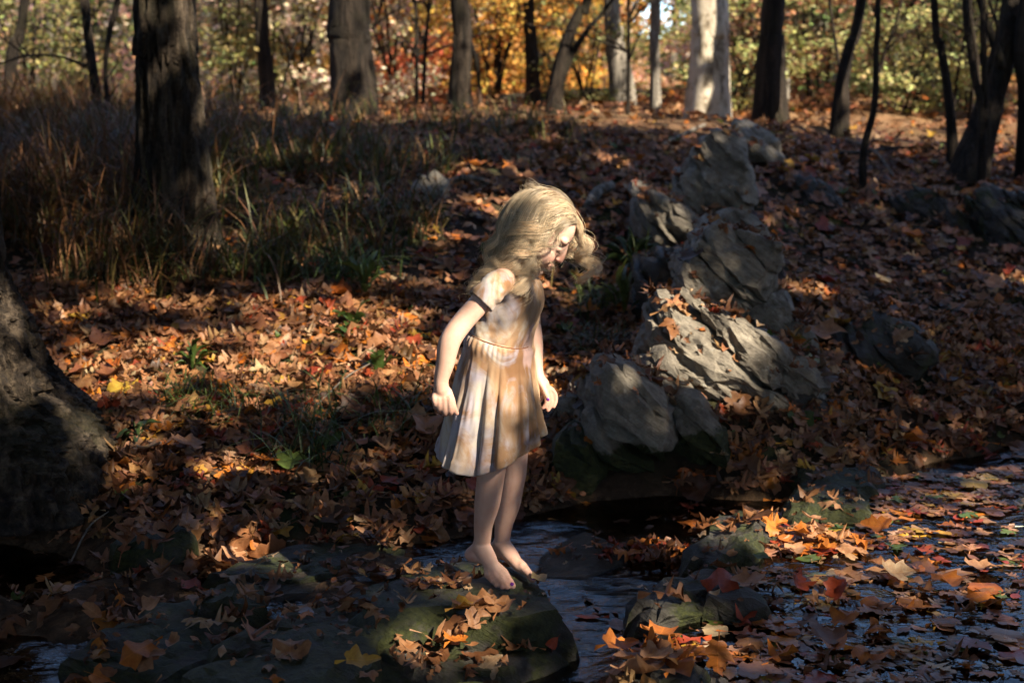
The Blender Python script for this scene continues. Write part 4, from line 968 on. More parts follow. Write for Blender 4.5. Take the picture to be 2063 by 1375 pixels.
# thin bare saplings with crossing twigs along the ridge
_sp = np.random.default_rng(44); _bx = sorted(_sp.uniform(20, 2040, 16)); _bx = [b for b in _bx if abs(b - 1428) > 60 and abs(b - 335) > 80]
for k, b in enumerate(_bx):
    Y_ = _sp.uniform(10.2, 14.5); ln = _sp.normal()*45; top = (b + ln, -20)
    lim = []
    for q in range(6):
        f_ = _sp.uniform(0.25, 0.95); x0_, y0_ = b + ln*f_, 200 - 220*f_; dx_ = _sp.normal()*70
        lim.append(((x0_, y0_), (x0_ + dx_*0.5, y0_ - 30 - 20*_sp.random(), 0.1*_sp.normal()), (x0_ + dx_, y0_ - 55 - 40*_sp.random(), 0.2*_sp.normal()), (4.5, 3.5, 1.5)))
    tree(f'{ORD[k]} thin bare twiggy sapling from the left along the ridge', (b, 200), [(b + ln*0.3, 140), (b + ln*0.7, 60), top], [9, 8, 7, 6], M_SHADE_DARKBARK, seed=60 + k, crown=False, high=4.5, Y=Y_, limbs=lim, ns=8, nr=16, name='sapling', flare=(.1, .2))
# understory trees and shrubs behind the ridge
GOLD, AMBER, RED, PINKT, OLIVE, YGREEN, BEIGE, GREEN, RUST = (0.62, 0.38, 0.09), (0.56, 0.27, 0.06), (0.68, 0.22, 0.10), (0.64, 0.40, 0.26), (0.26, 0.24, 0.09), (0.46, 0.44, 0.18), (0.66, 0.52, 0.35), (0.15, 0.18, 0.07), (0.42, 0.22, 0.11)
US = [(-60, 17, PINKT, 'pinkish tan'), (60, 22, BEIGE, 'straw coloured'), (150, 15.5, OLIVE, 'olive'), (250, 20, PINKT, 'pinkish tan'), (440, 18, BEIGE, 'straw coloured'), (505, 23, YGREEN, 'yellow green'), (600, 15.5, GOLD, 'golden'), (640, 21, BEIGE, 'straw coloured'),
      (770, 19, YGREEN, 'yellow green'), (835, 16, RED, 'glowing red orange'), (890, 21, PINKT, 'pinkish tan'), (985, 15.5, AMBER, 'amber'), (1040, 19, GOLD, 'golden'), (1110, 16, AMBER, 'amber'), (1170, 21, GOLD, 'golden'), (1225, 24, PINKT, 'pinkish tan'),
      (1490, 20, PINKT, 'pinkish tan'), (1505, 15, GREEN, 'dark green'), (1600, 18, RUST, 'rusty'), (1640, 24, BEIGE, 'straw coloured'), (1730, 19, OLIVE, 'olive'), (1790, 15.5, GREEN, 'dark green'), (1850, 21, PINKT, 'pinkish tan'), (1880, 17, OLIVE, 'olive'), (1975, 16, RUST, 'rusty'), (2050, 20, GOLD, 'golden'), (2120, 15, GREEN, 'dark green'),
      (470, 13.2, OLIVE, 'olive'), (585, 13.4, BEIGE, 'straw coloured'), (800, 13.5, BEIGE, 'straw coloured'), (1000, 13.4, GOLD, 'golden'), (1180, 13.3, OLIVE, 'olive'), (1480, 13.2, YGREEN, 'yellow green'), (1640, 13.3, RUST, 'rusty'), (1830, 12.6, YGREEN, 'yellow green'), (1930, 12.9, OLIVE, 'olive'), (60, 13, OLIVE, 'olive')]
US.sort(key=lambda u: u[0])
from collections import Counter
_tot = Counter(u[3] for u in US); _cnt = Counter()
for k, (px_, Y_, c_, nm) in enumerate(US):
    q = P(px_, 190, Y_); g = float(ground_z(q[0], q[1])); root = bpy.data.objects.new('understory_tree', None); COL.objects.link(root)
    root.location = (q[0], q[1], g); root.rotation_euler = (0, 0, k*2.4); sc_ = 0.80 + 0.30*((k*37) % 10)/10; sc_ = sc_*(0.62 if Y_ < 14 else 1.0); root.scale = (sc_, sc_, sc_*(0.85 if px_ < 1150 else 0.62))
    w_ = ORD[_cnt[nm]] + ' from the left of the ' if _tot[nm] > 1 else 'the only one of the '; _cnt[nm] += 1
    root['label'] = f'small blurred {nm} tree, ' + (f'{ORD[_cnt[nm] - 1]} {nm} one from the left' if _tot[nm] > 1 else 'behind the ridge'); root['category'] = 'tree'; root['group'] = 'small trees behind the ridge'
    add('trunk', STEMS[k % 4], None, root); c = add('crown', LOW[k % 4], None, root); c.color = c_ + (1,)
# far woods: one mass
r_ = np.random.default_rng(77)
n = 70000; Yv = 26 + 44*r_.random(n)**1.3; az = r_.uniform(-0.5, 0.5, n)
gap = np.exp(-((az - 0.108)/0.022)**2); kk = r_.random(n) > 0.985*gap
Yv, az = Yv[kk], az[kk]; n = len(Yv)
xw = az*Yv; zg = ground_z(xw, Yv); clump = fbm(np.stack([xw*0.5, Yv*0.35, np.zeros(n)], -1), 2, 55)
hz_ = (r_.random(n)**1.4)*(5.5 + 2.0*clump); keepm = (clump + 0.5*vnoise(np.stack([xw*0.9, Yv*0.4, hz_*0.9], -1), 3)) > -0.35
xw, Yv, zg, hz_, az = xw[keepm], Yv[keepm], zg[keepm], hz_[keepm], az[keepm]; n = len(xw)
v, f = leaf_cards(np.stack([xw, Yv, zg + hz_ + 0.05], -1), r_.uniform(0.10, 0.20, n), 78)
zone_px = np.array([-400, 0, 280, 420, 640, 760, 880, 980, 1250, 1480, 1640, 1800, 1950, 2500])
zone_c = np.array([PINKT, PINKT, PINKT, BEIGE, YGREEN, BEIGE, RED, AMBER, GOLD, PINKT, BEIGE, OLIVE, RUST, OLIVE])
pxs = 1031.5 + az*FPX + 90*r_.normal(size=n)
cc_ = np.stack([np.interp(pxs, zone_px, zone_c[:, k]) for k in range(3)], -1)
alt = np.array([OLIVE, BEIGE, GOLD, PINKT])[r_.integers(0, 4, n)]; pick = (r_.random(n) < 0.4)[:, None]
cc_ = np.where(pick, alt, cc_)*tints(n, r_, 0.6, 1.3)
M_LEAF_ATTR_FAR = leaf_material('far_foliage', 'attr', transl=0.45, vary=False)
add('distant_woods', mesh_np('distant_woods', v, f, smooth=False, col=np.repeat(cc_, 4, 0)), M_LEAF_ATTR_FAR, label='far mass of autumn woodland on the hillside', cat='woodland', kind='stuff')
ps = []
for k in range(70):
    az_ = r_.uniform(-0.45, 0.45); Y_ = r_.uniform(22, 55); x_ = az_*Y_; g = float(ground_z(x_, Y_)); rr_ = r_.uniform(0.05, 0.16)
    ps.append(tube([(x_, Y_, g - .2), (x_ + r_.normal()*.1, Y_, g + 3), (x_ + r_.normal()*.4, Y_, g + 8)], [rr_, rr_*.85, rr_*.5], 7, 8))
add('distant_trunks', mesh_np('distant_trunks', *cat_meshes(ps)), M_GREYBARK, label='slim trunks of the far woodland standing on the hillside', cat='woodland', kind='stuff')

# ------------------------------------------------------------------ canopy of the trees beside the creek (outside the frame): unseen crowns added to shade the hollow, gaps cut for chosen sun patches
sA = unit(np.cross(SUN, UPV)); sB = np.cross(sA, SUN)
def sp(p): p = np.asarray(p); return np.stack([p @ sA, p @ sB], -1)
gaps = []                                                  # openings cut in the crowns to shape the sun patches
def gap_at(px, py, r_m, k, Y=None):
    girl = Y is not None and 3.4 < Y < 4.0
    if girl: q = P(px, py, Y)
    else:
        h = bvh.ray_cast(Vector((0, 0, CAM_H)), Vector(ray(px, py))); q = np.array(h[0]) if h[0] is not None else P(px, py, 8)
        if Y is not None and Y < 5 or (Y or 0) == 7.0: q = P(px, py, Y)
    gaps.append((*sp(q), r_m*(1.5 if not girl else 1.2) + (0.04 if not girl else 0.045), k))
for g_ in [(650, 655, .22, 1), (720, 650, .16, 1), (600, 690, .18, .9), (250, 745, .26, 1), (180, 760, .2, .9), (350, 730, .22, 1), (450, 735, .25, 1), (560, 730, .22, 1), (800, 720, .22, .9), (730, 760, .2, .7), (420, 800, .2, .6), (560, 830, .2, .6),
           (300, 650, .2, .45), (140, 650, .2, .4), (850, 660, .15, .6), (180, 930, .16, .7), (260, 960, .16, .6), (560, 960, .10, .5), (1130, 770, .12, .8), (380, 880, .12, .5), (700, 880, .15, .4),
           (1550, 1075, .13, .9), (1620, 1080, .14, 1), (1700, 1110, .16, 1), (1790, 1140, .16, 1), (1620, 1140, .14, .9), (1880, 1090, .16, .8), (1950, 1020, .16, .6), (1420, 1070, .10, .9), (1300, 1330, .12, 1), (1330, 1270, .10, .9), (1850, 1240, .16, .7), (1700, 1240, .15, .6), (1990, 1180, .15, .6), (960, 1310, .12, .7), (1180, 1160, .10, .4), (1550, 980, .10, .4),
           (1000, 1200, .10, .9), (880, 1180, .10, .4), (260, 250, .8, .8), (100, 270, .8, .7), (300, 480, .3, .25), (100, 480, .3, .3), (300, 800, .2, .7), (500, 790, .2, .7), (150, 400, .4, .35), (500, 420, .4, .4), (620, 500, .35, .45), (560, 320, .5, .4), (800, 330, .5, .3), (760, 440, .3, .3), (1000, 300, .5, .3)]: gap_at(*g_)
for g_ in [(1370, 680, .13, 1, 5.9), (1460, 710, .12, .9, 6.0), (1330, 640, .10, 1, 5.8), (1430, 560, .14, .6, 6.8), (1330, 420, .14, .5, 7.4), (1420, 340, .2, .5, 8.3), (1240, 750, .10, .5, 5.2), (1530, 290, .2, .4, 9.4),
           (30, 600, .14, 1, 4.6), (70, 700, .12, .8, 4.6), (10, 560, .12, .9, 4.6), (350, 30, .22, .7, 7.0), 
           (1105, 398, .13, 1, YG), (1060, 420, .12, 1, YG), (1140, 430, .10, 1, YG), (1030, 470, .11, .9, YG), (1080, 470, .08, .8, YG - .08), (1010, 520, .08, .8, YG), (1165, 465, .07, .8, YG), (1130, 520, .06, .55, YG - .06), (1090, 560, .07, .7, YG - .08), (990, 580, .07, .85, YA), (940, 640, .06, .8, YA), (900, 700, .07, .9, YA), (890, 780, .06, .9, YW), (1050, 620, .07, .75, YG - .08), (1000, 660, .06, .6, YG - .08),
           (960, 760, .08, .7, YG - .12), (1030, 780, .08, .7, YG - .14), (950, 880, .08, .8, YG - .14), (1040, 900, .08, .7, YG - .14), (1090, 800, .07, .8, YH), (1190, 470, .03, .6, YG), 
           (980, 1000, .06, .6, YG), (1030, 1000, .05, .6, YG), (985, 1110, .06, .8, YG), (1050, 1140, .06, .8, YG), (1010, 1170, .05, .9, YG - .08)]: gap_at(*g_)
_fr = np.random.default_rng(12)
for k in range(170):                                       # small broken sun flecks on the upper bank and the right slope
    a_, b_ = _fr.uniform(60, 2000), _fr.uniform(235, 640)
    if a_ > 1250 and _fr.random() < 0.8: continue
    gap_at(a_, b_, _fr.uniform(.04, .10), _fr.uniform(.5, .9))
gaps = np.array(gaps)
r_ = np.random.default_rng(91)
n = 62000
cx_, cy_ = r_.uniform(-5.5, 5.5, n), r_.uniform(0.5, 12.0, n)
g3 = np.stack([cx_, cy_, ground_z(cx_, cy_) + r_.uniform(0, 1.0, n)*(r_.random(n) < 0.4)], -1)
ab = sp(g3); open_ = np.zeros(n)
for a_, b_, rr_, k_ in gaps: open_ = np.maximum(open_, k_*np.exp(-(((ab[:, 0] - a_)**2 + (ab[:, 1] - b_)**2)/rr_**2)**2.0))
open_ = np.maximum(open_, 0.975*sstep(cy_ + 0.10*cx_, 9.3, 10.6))
open_ = np.minimum(open_*1.25, 1.0)
kp = r_.random(n) > open_
pos = g3 + SUN*(r_.uniform(7.0, 12.0, n))[:, None]
pos = pos[kp]; n = len(pos)
TP = np.array([(4.6, 6.4), (7.2, 2.4), (3.4, -2.8), (9.6, 4.6), (6.4, -2.6), (10.5, 0.2), (2.0, -0.9), (5.4, 8.8)])
TL = ['tall tree to the right of the creek, nearest the outcrop', 'tall tree right of the pool', 'tall tree behind the viewer on the near bank', 'tall tree far to the right of the pool', 'tall tree on the near bank right of the viewer', 'tall tree farthest right on the near bank', 'tall tree close beside the viewer on the near bank', 'tall tree on the upper right slope beyond the frame']
ow = np.argmin(((pos[:, None, :2] - TP[None])**2).sum(-1), 1)
for k, (x_, y_) in enumerate(TP):
    p = pos[ow == k]
    if len(p) < 10: continue
    g = float(ground_z(x_, y_)); org = np.array([x_, y_, g])
    root = bpy.data.objects.new('tree', None); COL.objects.link(root); root.location = org; root['label'] = TL[k]; root['category'] = 'tree'; root['group'] = 'creekside trees beyond the frame'
    ctr = p.mean(0) - org; ps = [trunk_mesh([(0, 0, -.2), (0, 0, .6), (ctr[0]*.15, ctr[1]*.15, ctr[2]*.5), (ctr[0]*.6, ctr[1]*.6, ctr[2]), (ctr[0], ctr[1], ctr[2]*1.3)], [.24, .19, .15, .10, .04], 14, 40, 0.004, k, flare=(.25, .4))]
    for q in range(9):
        e = p[r_.integers(0, len(p))] - org; st = np.array([ctr[0]*.4, ctr[1]*.4, ctr[2]*.8])
        ps.append(tube([st, (st + e)/2 + np.array([0, 0, .3]), e], [.06, .035, .01], 6, 10))
    add('trunk', mesh_np('trunk', *cat_meshes(ps)), M_BARK, root)
    v, f = leaf_cards(p - org, r_.uniform(0.12, 0.20, len(p)), 600 + k, up=0.8)
    c = add('crown', mesh_np('crown', v, f, smooth=False, col=np.repeat(tints(len(p), r_), 4, 0)), M_CROWN, root); c.color = (0.34, 0.22, 0.07, 1)

# unseen crowns added over the left bank and the near bank behind the viewer: they hide the sky above the hollow
LT = np.array([(-3.6, 5.0), (-4.2, 8.6), (-3.2, 1.6), (-1.2, -2.2), (-6.0, 3.0)])
LL = ['tall tree on the left bank beyond the frame', 'tall tree on the upper left bank beyond the frame', 'tall tree left of the viewer', 'tall tree straight behind the viewer', 'tall tree farthest left on the near bank']
n = 125000
pos = np.stack([r_.uniform(-9, 8, n), r_.uniform(-7, 10.5, n), r_.uniform(4.8, 10.0, n)], -1)
elev = np.degrees(np.arctan2(pos[:, 2], np.maximum(pos[:, 1] - 3.8, 0.01)))
north = (pos[:, 1] > 3.8) & (pos[:, 0] > -1.2 - 0.05*pos[:, 1])
pos = pos[~north | (elev > 44)]  # crowns left open to the north so the pool reflects sky
land = pos - SUN*((pos[:, 2:3] - 1.3)/SUN[2])
far_ = land[:, 1] > 10.5
pos = pos[~far_ | (r_.random(len(pos)) < 0.08)]
tg = pos[:, 2:3]/SUN[2]; ab = sp(pos); open_ = np.zeros(len(pos))
for a_, b_, rr_, k_ in gaps: open_ = np.maximum(open_, np.minimum(1, 1.3*k_)*np.exp(-(((ab[:, 0] - a_)**2 + (ab[:, 1] - b_)**2)/rr_**2)**2))
pos = pos[r_.random(len(pos)) > open_]
ow = np.argmin(((pos[:, None, :2] - LT[None])**2).sum(-1), 1)
for k, (x_, y_) in enumerate(LT):
    p = pos[ow == k]; g = float(ground_z(x_, y_)); org = np.array([x_, y_, g])
    root = bpy.data.objects.new('tree', None); COL.objects.link(root); root.location = org; root['label'] = LL[k]; root['category'] = 'tree'; root['group'] = 'creekside trees beyond the frame'
    ctr = p.mean(0) - org; ps = [trunk_mesh([(0, 0, -.2), (0, 0, .6), (ctr[0]*.15, ctr[1]*.15, ctr[2]*.5), (ctr[0]*.6, ctr[1]*.6, ctr[2]), (ctr[0], ctr[1], ctr[2]*1.3)], [.24, .19, .15, .10, .04], 14, 40, 0.004, k, flare=(.25, .4))]
    add('trunk', mesh_np('trunk', *cat_meshes(ps)), M_BARK, root)
    v, f = leaf_cards(p - org, r_.uniform(0.14, 0.24, len(p)), 700 + k, up=0.8)
    c = add('crown', mesh_np('crown', v, f, smooth=False, col=np.repeat(tints(len(p), r_), 4, 0)), M_CROWN, root); c.color = (0.30, 0.22, 0.07, 1)

# unseen woods added beside and behind the viewer against low sky light: one mass all round the hollow
n = 46000
an = r_.uniform(R(-250), R(70), n); rad_w = r_.uniform(9.5, 15, n)
wx_ = rad_w*np.cos(an); wy_ = 3.0 + rad_w*np.sin(an); hz_ = r_.random(n)**1.1*6.0
out_ = (np.abs(wx_) > 0.40*np.maximum(wy_, 0) + 2.0) & (wy_ < 13)
low_sun = (wx_ > 0) & (hz_ > 4.8)
out_ &= ~low_sun
wx_, wy_, hz_ = wx_[out_], wy_[out_], hz_[out_]; n = len(wx_)
v, f = leaf_cards(np.stack([wx_, wy_, ground_z(wx_, wy_) + hz_], -1), r_.uniform(0.20, 0.38, n), 801, up=0.2)
cc_ = np.array([OLIVE, RUST, AMBER, GREEN, BEIGE])[r_.integers(0, 5, n)]*tints(n, r_)
add('surrounding_woods', mesh_np('surrounding_woods', v, f, smooth=False, col=np.repeat(cc_, 4, 0)), M_LEAF_ATTR_FAR, label='leafy woods standing round the hollow beside and behind the viewer', cat='woodland', kind='stuff')
# ------------------------------------------------------------------ fallen leaves
OAK = [(0, .012), (.10, .03), (.17, .17), (.24, .20), (.27, .08), (.33, .07), (.42, .30), (.52, .37), (.50, .20), (.52, .09), (.58, .08), (.68, .26), (.78, .28), (.74, .12), (.82, .08), (.91, .14), (1.0, 0)]
MAPLE = [(0, .01), (-.05, .18), (.04, .29), (.13, .27), (.24, .38), (.35, .47), (.40, .40), (.43, .29), (.47, .20), (.57, .25), (.67, .26), (.72, .18), (.80, .15), (.88, .10), (1.0, 0)]
SYC = [(0, .01), (-.06, .22), (.03, .40), (.14, .38), (.28, .46), (.42, .52), (.48, .41), (.54, .32), (.64, .34), (.74, .32), (.79, .22), (.88, .14), (1.0, 0)]
BEECH = [(0, .01), (.08, .09), (.20, .19), (.35, .25), (.50, .27), (.65, .24), (.78, .17), (.90, .08), (1.0, 0)]
def low(o, idx): return [o[i] for i in idx]
LOWS = {'oak': low(OAK, (0, 3, 5, 7, 9, 12, 16)), 'maple': low(MAPLE, (0, 2, 5, 8, 10, 14)), 'sycamore': low(SYC, (0, 2, 5, 7, 9, 12)), 'beech': low(BEECH, (0, 2, 4, 6, 8))}
HIS = {'oak': OAK, 'maple': MAPLE, 'sycamore': SYC, 'beech': BEECH}
SPECIES = ['oak', 'maple', 'sycamore', 'beech']
SIZE = {'oak': 0.10, 'maple': 0.085, 'sycamore': 0.10, 'beech': 0.066}
def leaf_template(out, seed, cup, bend, wob, stem=True, flat=False):
    r_ = np.random.default_rng(seed); out = np.array(out); n = len(out)
    mid = np.linspace(0, 1, n); up_, dn = out.copy(), out*np.array([1, -1])
    j = 1 + 0.08*r_.normal(size=(n, 1)); up_[1:-1] *= j[1:-1]; dn[1:-1] *= (1 + 0.08*r_.normal(size=(n, 1)))[1:-1]
    v2 = np.concatenate([np.stack([mid, 0*mid], -1), up_, dn])
    i = np.arange(n - 1)
    f = [np.stack([i, i + 1, n + i + 1, n + i], -1), np.stack([i, 2*n + i, 2*n + i + 1, i + 1], -1)]
    x, y = v2[:, 0], v2[:, 1]
    if flat: cup, bend, wob = cup*0.15, bend*0.12, wob*0.35
    z = cup*(y*y*2.2) + bend*((x - 0.45)**2) + wob*(np.sin(7*x + 6*r_.random()) * np.abs(y) + 0.35*np.sin(11*y + 4*x + 6*r_.random())*0.3)
    v = np.stack([x - 0.45, y, z], -1)
    if stem:
        b = len(v); s_ = np.array([[-0.45, .010, bend*.2], [-0.45, -.010, bend*.2], [-0.78, -.004, bend*.2 + .12*r_.normal()], [-0.78, .004, bend*.2 + .02]])
        v = np.vstack([v, s_]); f.append(np.array([[b, b + 3, b + 2, b + 1]]))
    return v, f
TPL = {}
for s_i, sname in enumerate(SPECIES):
    for k in range(5):
        cup = [0.6, -0.55, 1.05, 0.25, -0.9][k]; bend = [0.35, -0.45, 0.6, -0.3, 0.7][k]; wob = [0.40, 0.55, 0.35, 0.7, 0.5][k]
        if sname in ('maple', 'sycamore'): cup, bend, wob = cup*0.6, bend*0.7, wob*0.6
        TPL[sname, k, 'hi'] = leaf_template(HIS[sname], 10*s_i + k, cup, bend, wob)
        TPL[sname, k, 'lo'] = leaf_template(LOWS[sname], 10*s_i + k, cup, bend, wob, stem=False)
        TPL[sname, k, 'flat'] = leaf_template(HIS[sname], 10*s_i + k, cup, bend, wob, flat=True)
TAN, PTAN, BRN, DBRN, ORG, YEL, RED_, GRN, GREYT, LGRN = (0.335, 0.172, 0.080), (0.41, 0.228, 0.125), (0.185, 0.082, 0.035), (0.09, 0.040, 0.018), (0.48, 0.165, 0.028), (0.52, 0.31, 0.05), (0.28, 0.05, 0.018), (0.09, 0.14, 0.03), (0.43, 0.31, 0.19), (0.26, 0.30, 0.13)
PAL = [TAN, PTAN, BRN, DBRN, ORG, YEL, RED_, GRN, GREYT]
CN = ['tan', 'pinkish tan', 'brown', 'dark brown', 'orange', 'yellow', 'deep red', 'green', 'pale grey brown']
W_LAND = np.array([.30, .13, .29, .12, .08, .025, .035, .012, .02]); W_LAND /= W_LAND.sum()
W_POOL = np.array([.18, .17, .14, .06, .15, .09, .06, .06, .09]); W_POOL /= W_POOL.sum()
W_WET = np.array([.20, .08, .24, .18, .16, .05, .07, .01, .01]); W_WET /= W_WET.sum()

lr_ = np.random.default_rng(17)
LV = {'x': []}
def rot_from(n, yaw, tilt_dir, tilt):
    z = Vector(n).normalized()
    ax = Vector((math.cos(tilt_dir), math.sin(tilt_dir), 0))
    z = (Matrix.Rotation(tilt, 3, ax) @ z).normalized()
    x = Vector((math.cos(yaw), math.sin(yaw), 0)); x = (x - z*x.dot(z)).normalized(); y = z.cross(x)
    return np.array([[x.x, y.x, z.x], [x.y, y.y, z.y], [x.z, y.z, z.z]])
grass_mask = lambda x, y: 0.0
leaves = []                                                # (pos, rot, size, species, variant, colour index, colour, zone)
def grass_w(x, y):
    """how thick the grass stands on the left bank"""
    px, py, _ = project(np.stack([x, y, ground_z(x, y)], -1))
    w = sstep(np.asarray(px), -900, -100)*(1 - sstep(np.asarray(px), 420, 760)*0.75)*(1 - sstep(np.asarray(px), 900, 1250))
    return w*(1 - sstep(np.asarray(py), 540, 625))*sstep(np.asarray(py), 215, 300)
def scatter(n, x0, x1, y0, y1, lod, pile=0.03, tilt=0.38):
    xs = lr_.uniform(x0, x1, n); ys = np.sqrt(lr_.uniform(y0**2, y1**2, n))
    ok_ = np.abs(xs) < 0.36*ys*1.28 + 0.5
    xs, ys = xs[ok_], ys[ok_]; t = ys - Ye(xs); gw = grass_w(xs, ys); n = len(xs)
    pond = sstep(xs - x_ledge(ys), -0.02, 0.12); WZ_ = water_z(xs, ys); GZ_ = ground_z(xs, ys)
    pn = sstep(vnoise(np.stack([xs*2.3, ys*2.3, 0*xs + 3.1], -1)) + 0.4*vnoise(np.stack([xs*6.0, ys*6.0, 0*xs + 5.1], -1)), -0.25, 0.25); sn = sstep(vnoise(np.stack([xs*3.1, ys*3.1, 0*xs + 8.1], -1)), 0.1, 0.4)
    U = lr_.random((n, 12)); Nn = lr_.normal(size=(n, 6)); V_ = lr_.integers(0, 5, n)
    CL, CPo, CW = lr_.choice(9, n, p=W_LAND), lr_.choice(9, n, p=W_POOL), lr_.choice(9, n, p=W_WET); XO = x_outcrop(ys)
    for i in range(n):
        x, y, tt, u = float(xs[i]), float(ys[i]), t[i], U[i]
        if u[0] < 0.6*gw[i]: continue
        z, nn = drop(x, y); wz = float(WZ_[i]); wetz = z < wz + 0.004
        fx_, fy_, _ = project(np.array([x, y, z]))
        if 920 < fx_ < 1100 and 1085 < fy_ < 1225: continue
        if nn.z < 0.55 and u[1] < 0.85: continue
        sp_ = SPECIES[0 if u[2] < .44 else 1 if u[2] < .56 else 2 if u[2] < .65 else 3]
        size = SIZE[sp_]*(0.5 + 0.75*u[3]); yaw = 6.283*u[4]; td = 6.283*u[5]; v_ = lod
        if wetz:
            if tt > 0.1: continue
            if pond[i] > 0.5:                              # leaves afloat on the still pool
                near_ = sstep(x - x_ledge(np.array([y]))[0], 0.25, 0.8)
                if u[6] < 0.04 + 0.66*pn[i] - 0.15*near_*(y > 3.9): continue
                ci = int(CPo[i]); zone = 'pool'; R_ = rot_from((0, 0, 1), yaw, td, abs(Nn[i, 0])*0.05)
                zz = wz + 0.004 + 0.003*u[7]; v_ = 'flat'; size *= 0.85
            else:                                          # leaves caught in the running water
                if u[6] < 0.955 - 0.40*sn[i]*(1 if x < -0.35 else 0.05): continue
                ci = int(CW[i]); zone = 'stream'; R_ = rot_from((0, 0, 1), yaw, td, abs(Nn[i, 0])*0.10)
                zz = wz + 0.003 - 0.012*(u[7] < 0.4); v_ = 'flat'
        else:
            onrock = z > float(GZ_[i]) + 0.02
            if onrock and u[6] < 0.80: continue
            if tt < 0.0 and u[9] < 0.72: continue
            ci = int(CL[i]); zone = 'rock' if onrock else ('bank' if x < XO[i] else 'slope')
            tl = Nn[i, 0]*tilt*(0.5 if onrock else 1.0); R_ = rot_from(nn, yaw, td, tl)
            zz = z + 0.005 + (pile*u[7] if not onrock else 0.004) + 0.22*size*abs(math.sin(tl))
        c = np.array(PAL[ci])*(0.6 + 0.6*u[8])*(1 + 0.06*Nn[i, 1:4])
        leaves.append((np.array([x, y, zz]), R_, size, sp_, int(V_[i]), ci, np.clip(c, 0.01, 0.8), zone, v_))
scatter(15000, -2.6, 2.6, 3.0, 6.6, 'hi', 0.028, 0.20)
scatter(18000, -4.8, 4.8, 6.6, 10.5, 'lo', 0.04, 0.24)
scatter(14000, -9, 9, 10.5, 17.5, 'lo', 0.05, 0.35)
# crumbs and torn bits of leaf between the leaves
for k in range(5200):
    y = math.sqrt(lr_.uniform(3.2**2, 8.0**2)); x = lr_.uniform(-0.45, 0.45)*y
    z, nn = drop(x, y)
    if nn.z < 0.5 or z < float(water_z(x, y)) + 0.004: continue
    ci = int(lr_.choice([0, 2, 2, 3, 8])); s_ = ['beech', 'oak'][int(lr_.integers(0, 2))]
    leaves.append((np.array([x, y, z + 0.006 + 0.02*lr_.random()]), rot_from(nn, 6.28*lr_.random(), 6.28*lr_.random(), 0.35*lr_.normal()), lr_.uniform(.018, .045), s_, int(lr_.integers(0, 5)), ci, np.array(PAL[ci])*lr_.uniform(.6, 1.2), 'crumb', 'lo'))
# leaves lying under the water of the pool
for k in range(1500):
    x, y = lr_.uniform(0.1, 2.2), lr_.uniform(3.0, 5.4)
    if x < x_ledge(np.array([y]))[0] - 0.05: continue
    wz = float(water_z(x, y)); ci = int(lr_.choice(9, p=W_WET)); s_ = SPECIES[int(lr_.integers(0, 4))]
    leaves.append((np.array([x, y, wz - 0.006 - 0.03*lr_.random()]), rot_from((0, 0, 1), 6.28*lr_.random(), 6.28*lr_.random(), 0.08*lr_.normal()), SIZE[s_]*lr_.uniform(.6, 1.05), s_, int(lr_.integers(0, 5)), ci, np.array(PAL[ci])*lr_.uniform(.7, 1.2), 'sunken', 'flat'))
def pile(px, py, n, spread, zlift, pal, sp_=('maple', 'oak', 'sycamore'), size=0.85, tl=0.33, zone='rock', flow=None):
    for k in range(n):
        a, b = px + spread[0]*lr_.normal(), py + spread[1]*lr_.normal(); Y = None
        q = PZ(a, b, 0.03); z, nn = drop(q[0], q[1]); wz = float(water_z(q[0], q[1])); z = max(z, wz)
        s_ = sp_[int(lr_.integers(0, len(sp_)))]; ci = int(lr_.choice(pal))
        yaw = lr_.uniform(0, 6.28) if flow is None else flow + 0.25*lr_.normal()
        leaves.append((np.array([q[0], q[1], z + 0.008 + zlift*lr_.random()]), rot_from(nn if nn.z > 0.5 else (0, 0, 1), yaw, lr_.uniform(0, 6.28), tl*lr_.normal()), SIZE[s_]*size*lr_.uniform(0.75, 1.2), s_, int(lr_.integers(0, 5)), ci, np.array(PAL[ci])*lr_.uniform(0.8, 1.2), zone, 'hi'))
pile(985, 1264, 9, (34, 8), 0.010, [4, 0, 0, 5], zone='feet', tl=0.15, size=0.75)
pile(1640, 1080, 26, (70, 16), 0.03, [4, 4, 0, 1, 6], zone='ledge')
pile(1310, 1335, 16, (50, 22), 0.03, [4, 4, 0, 1], zone='corner', size=1.1)
pile(230, 1330, 12, (70, 20), 0.03, [4, 0, 2], zone='left')
pile(560, 1215, 14, (80, 24), 0.03, [0, 1, 2, 4], zone='left')
pile(420, 1090, 22, (90, 14), 0.03, [0, 2, 2, 1], zone='left', size=1.15)
pile(860, 1290, 14, (70, 28), 0.02, [1, 0, 2, 8], zone='mossy')
pile(1330, 1085, 60, (60, 10), 0.02, [6, 2, 4, 3], zone='spill', flow=3.5, tl=0.2, sp_=('beech', 'oak'))
pile(1850, 1180, 22, (120, 40), 0.004, [0, 1, 2, 4], zone='pool', tl=0.04, size=0.9)
pile(1700, 1290, 16, (90, 30), 0.004, [0, 2, 4, 2], zone='pool', tl=0.04, size=0.9)
pile(1560, 1180, 16, (80, 20), 0.02, [2, 0, 6], zone='ledge')
pile(900, 1205, 10, (50, 12), 0.005, [2, 0], zone='mossy', size=0.6, tl=0.1)
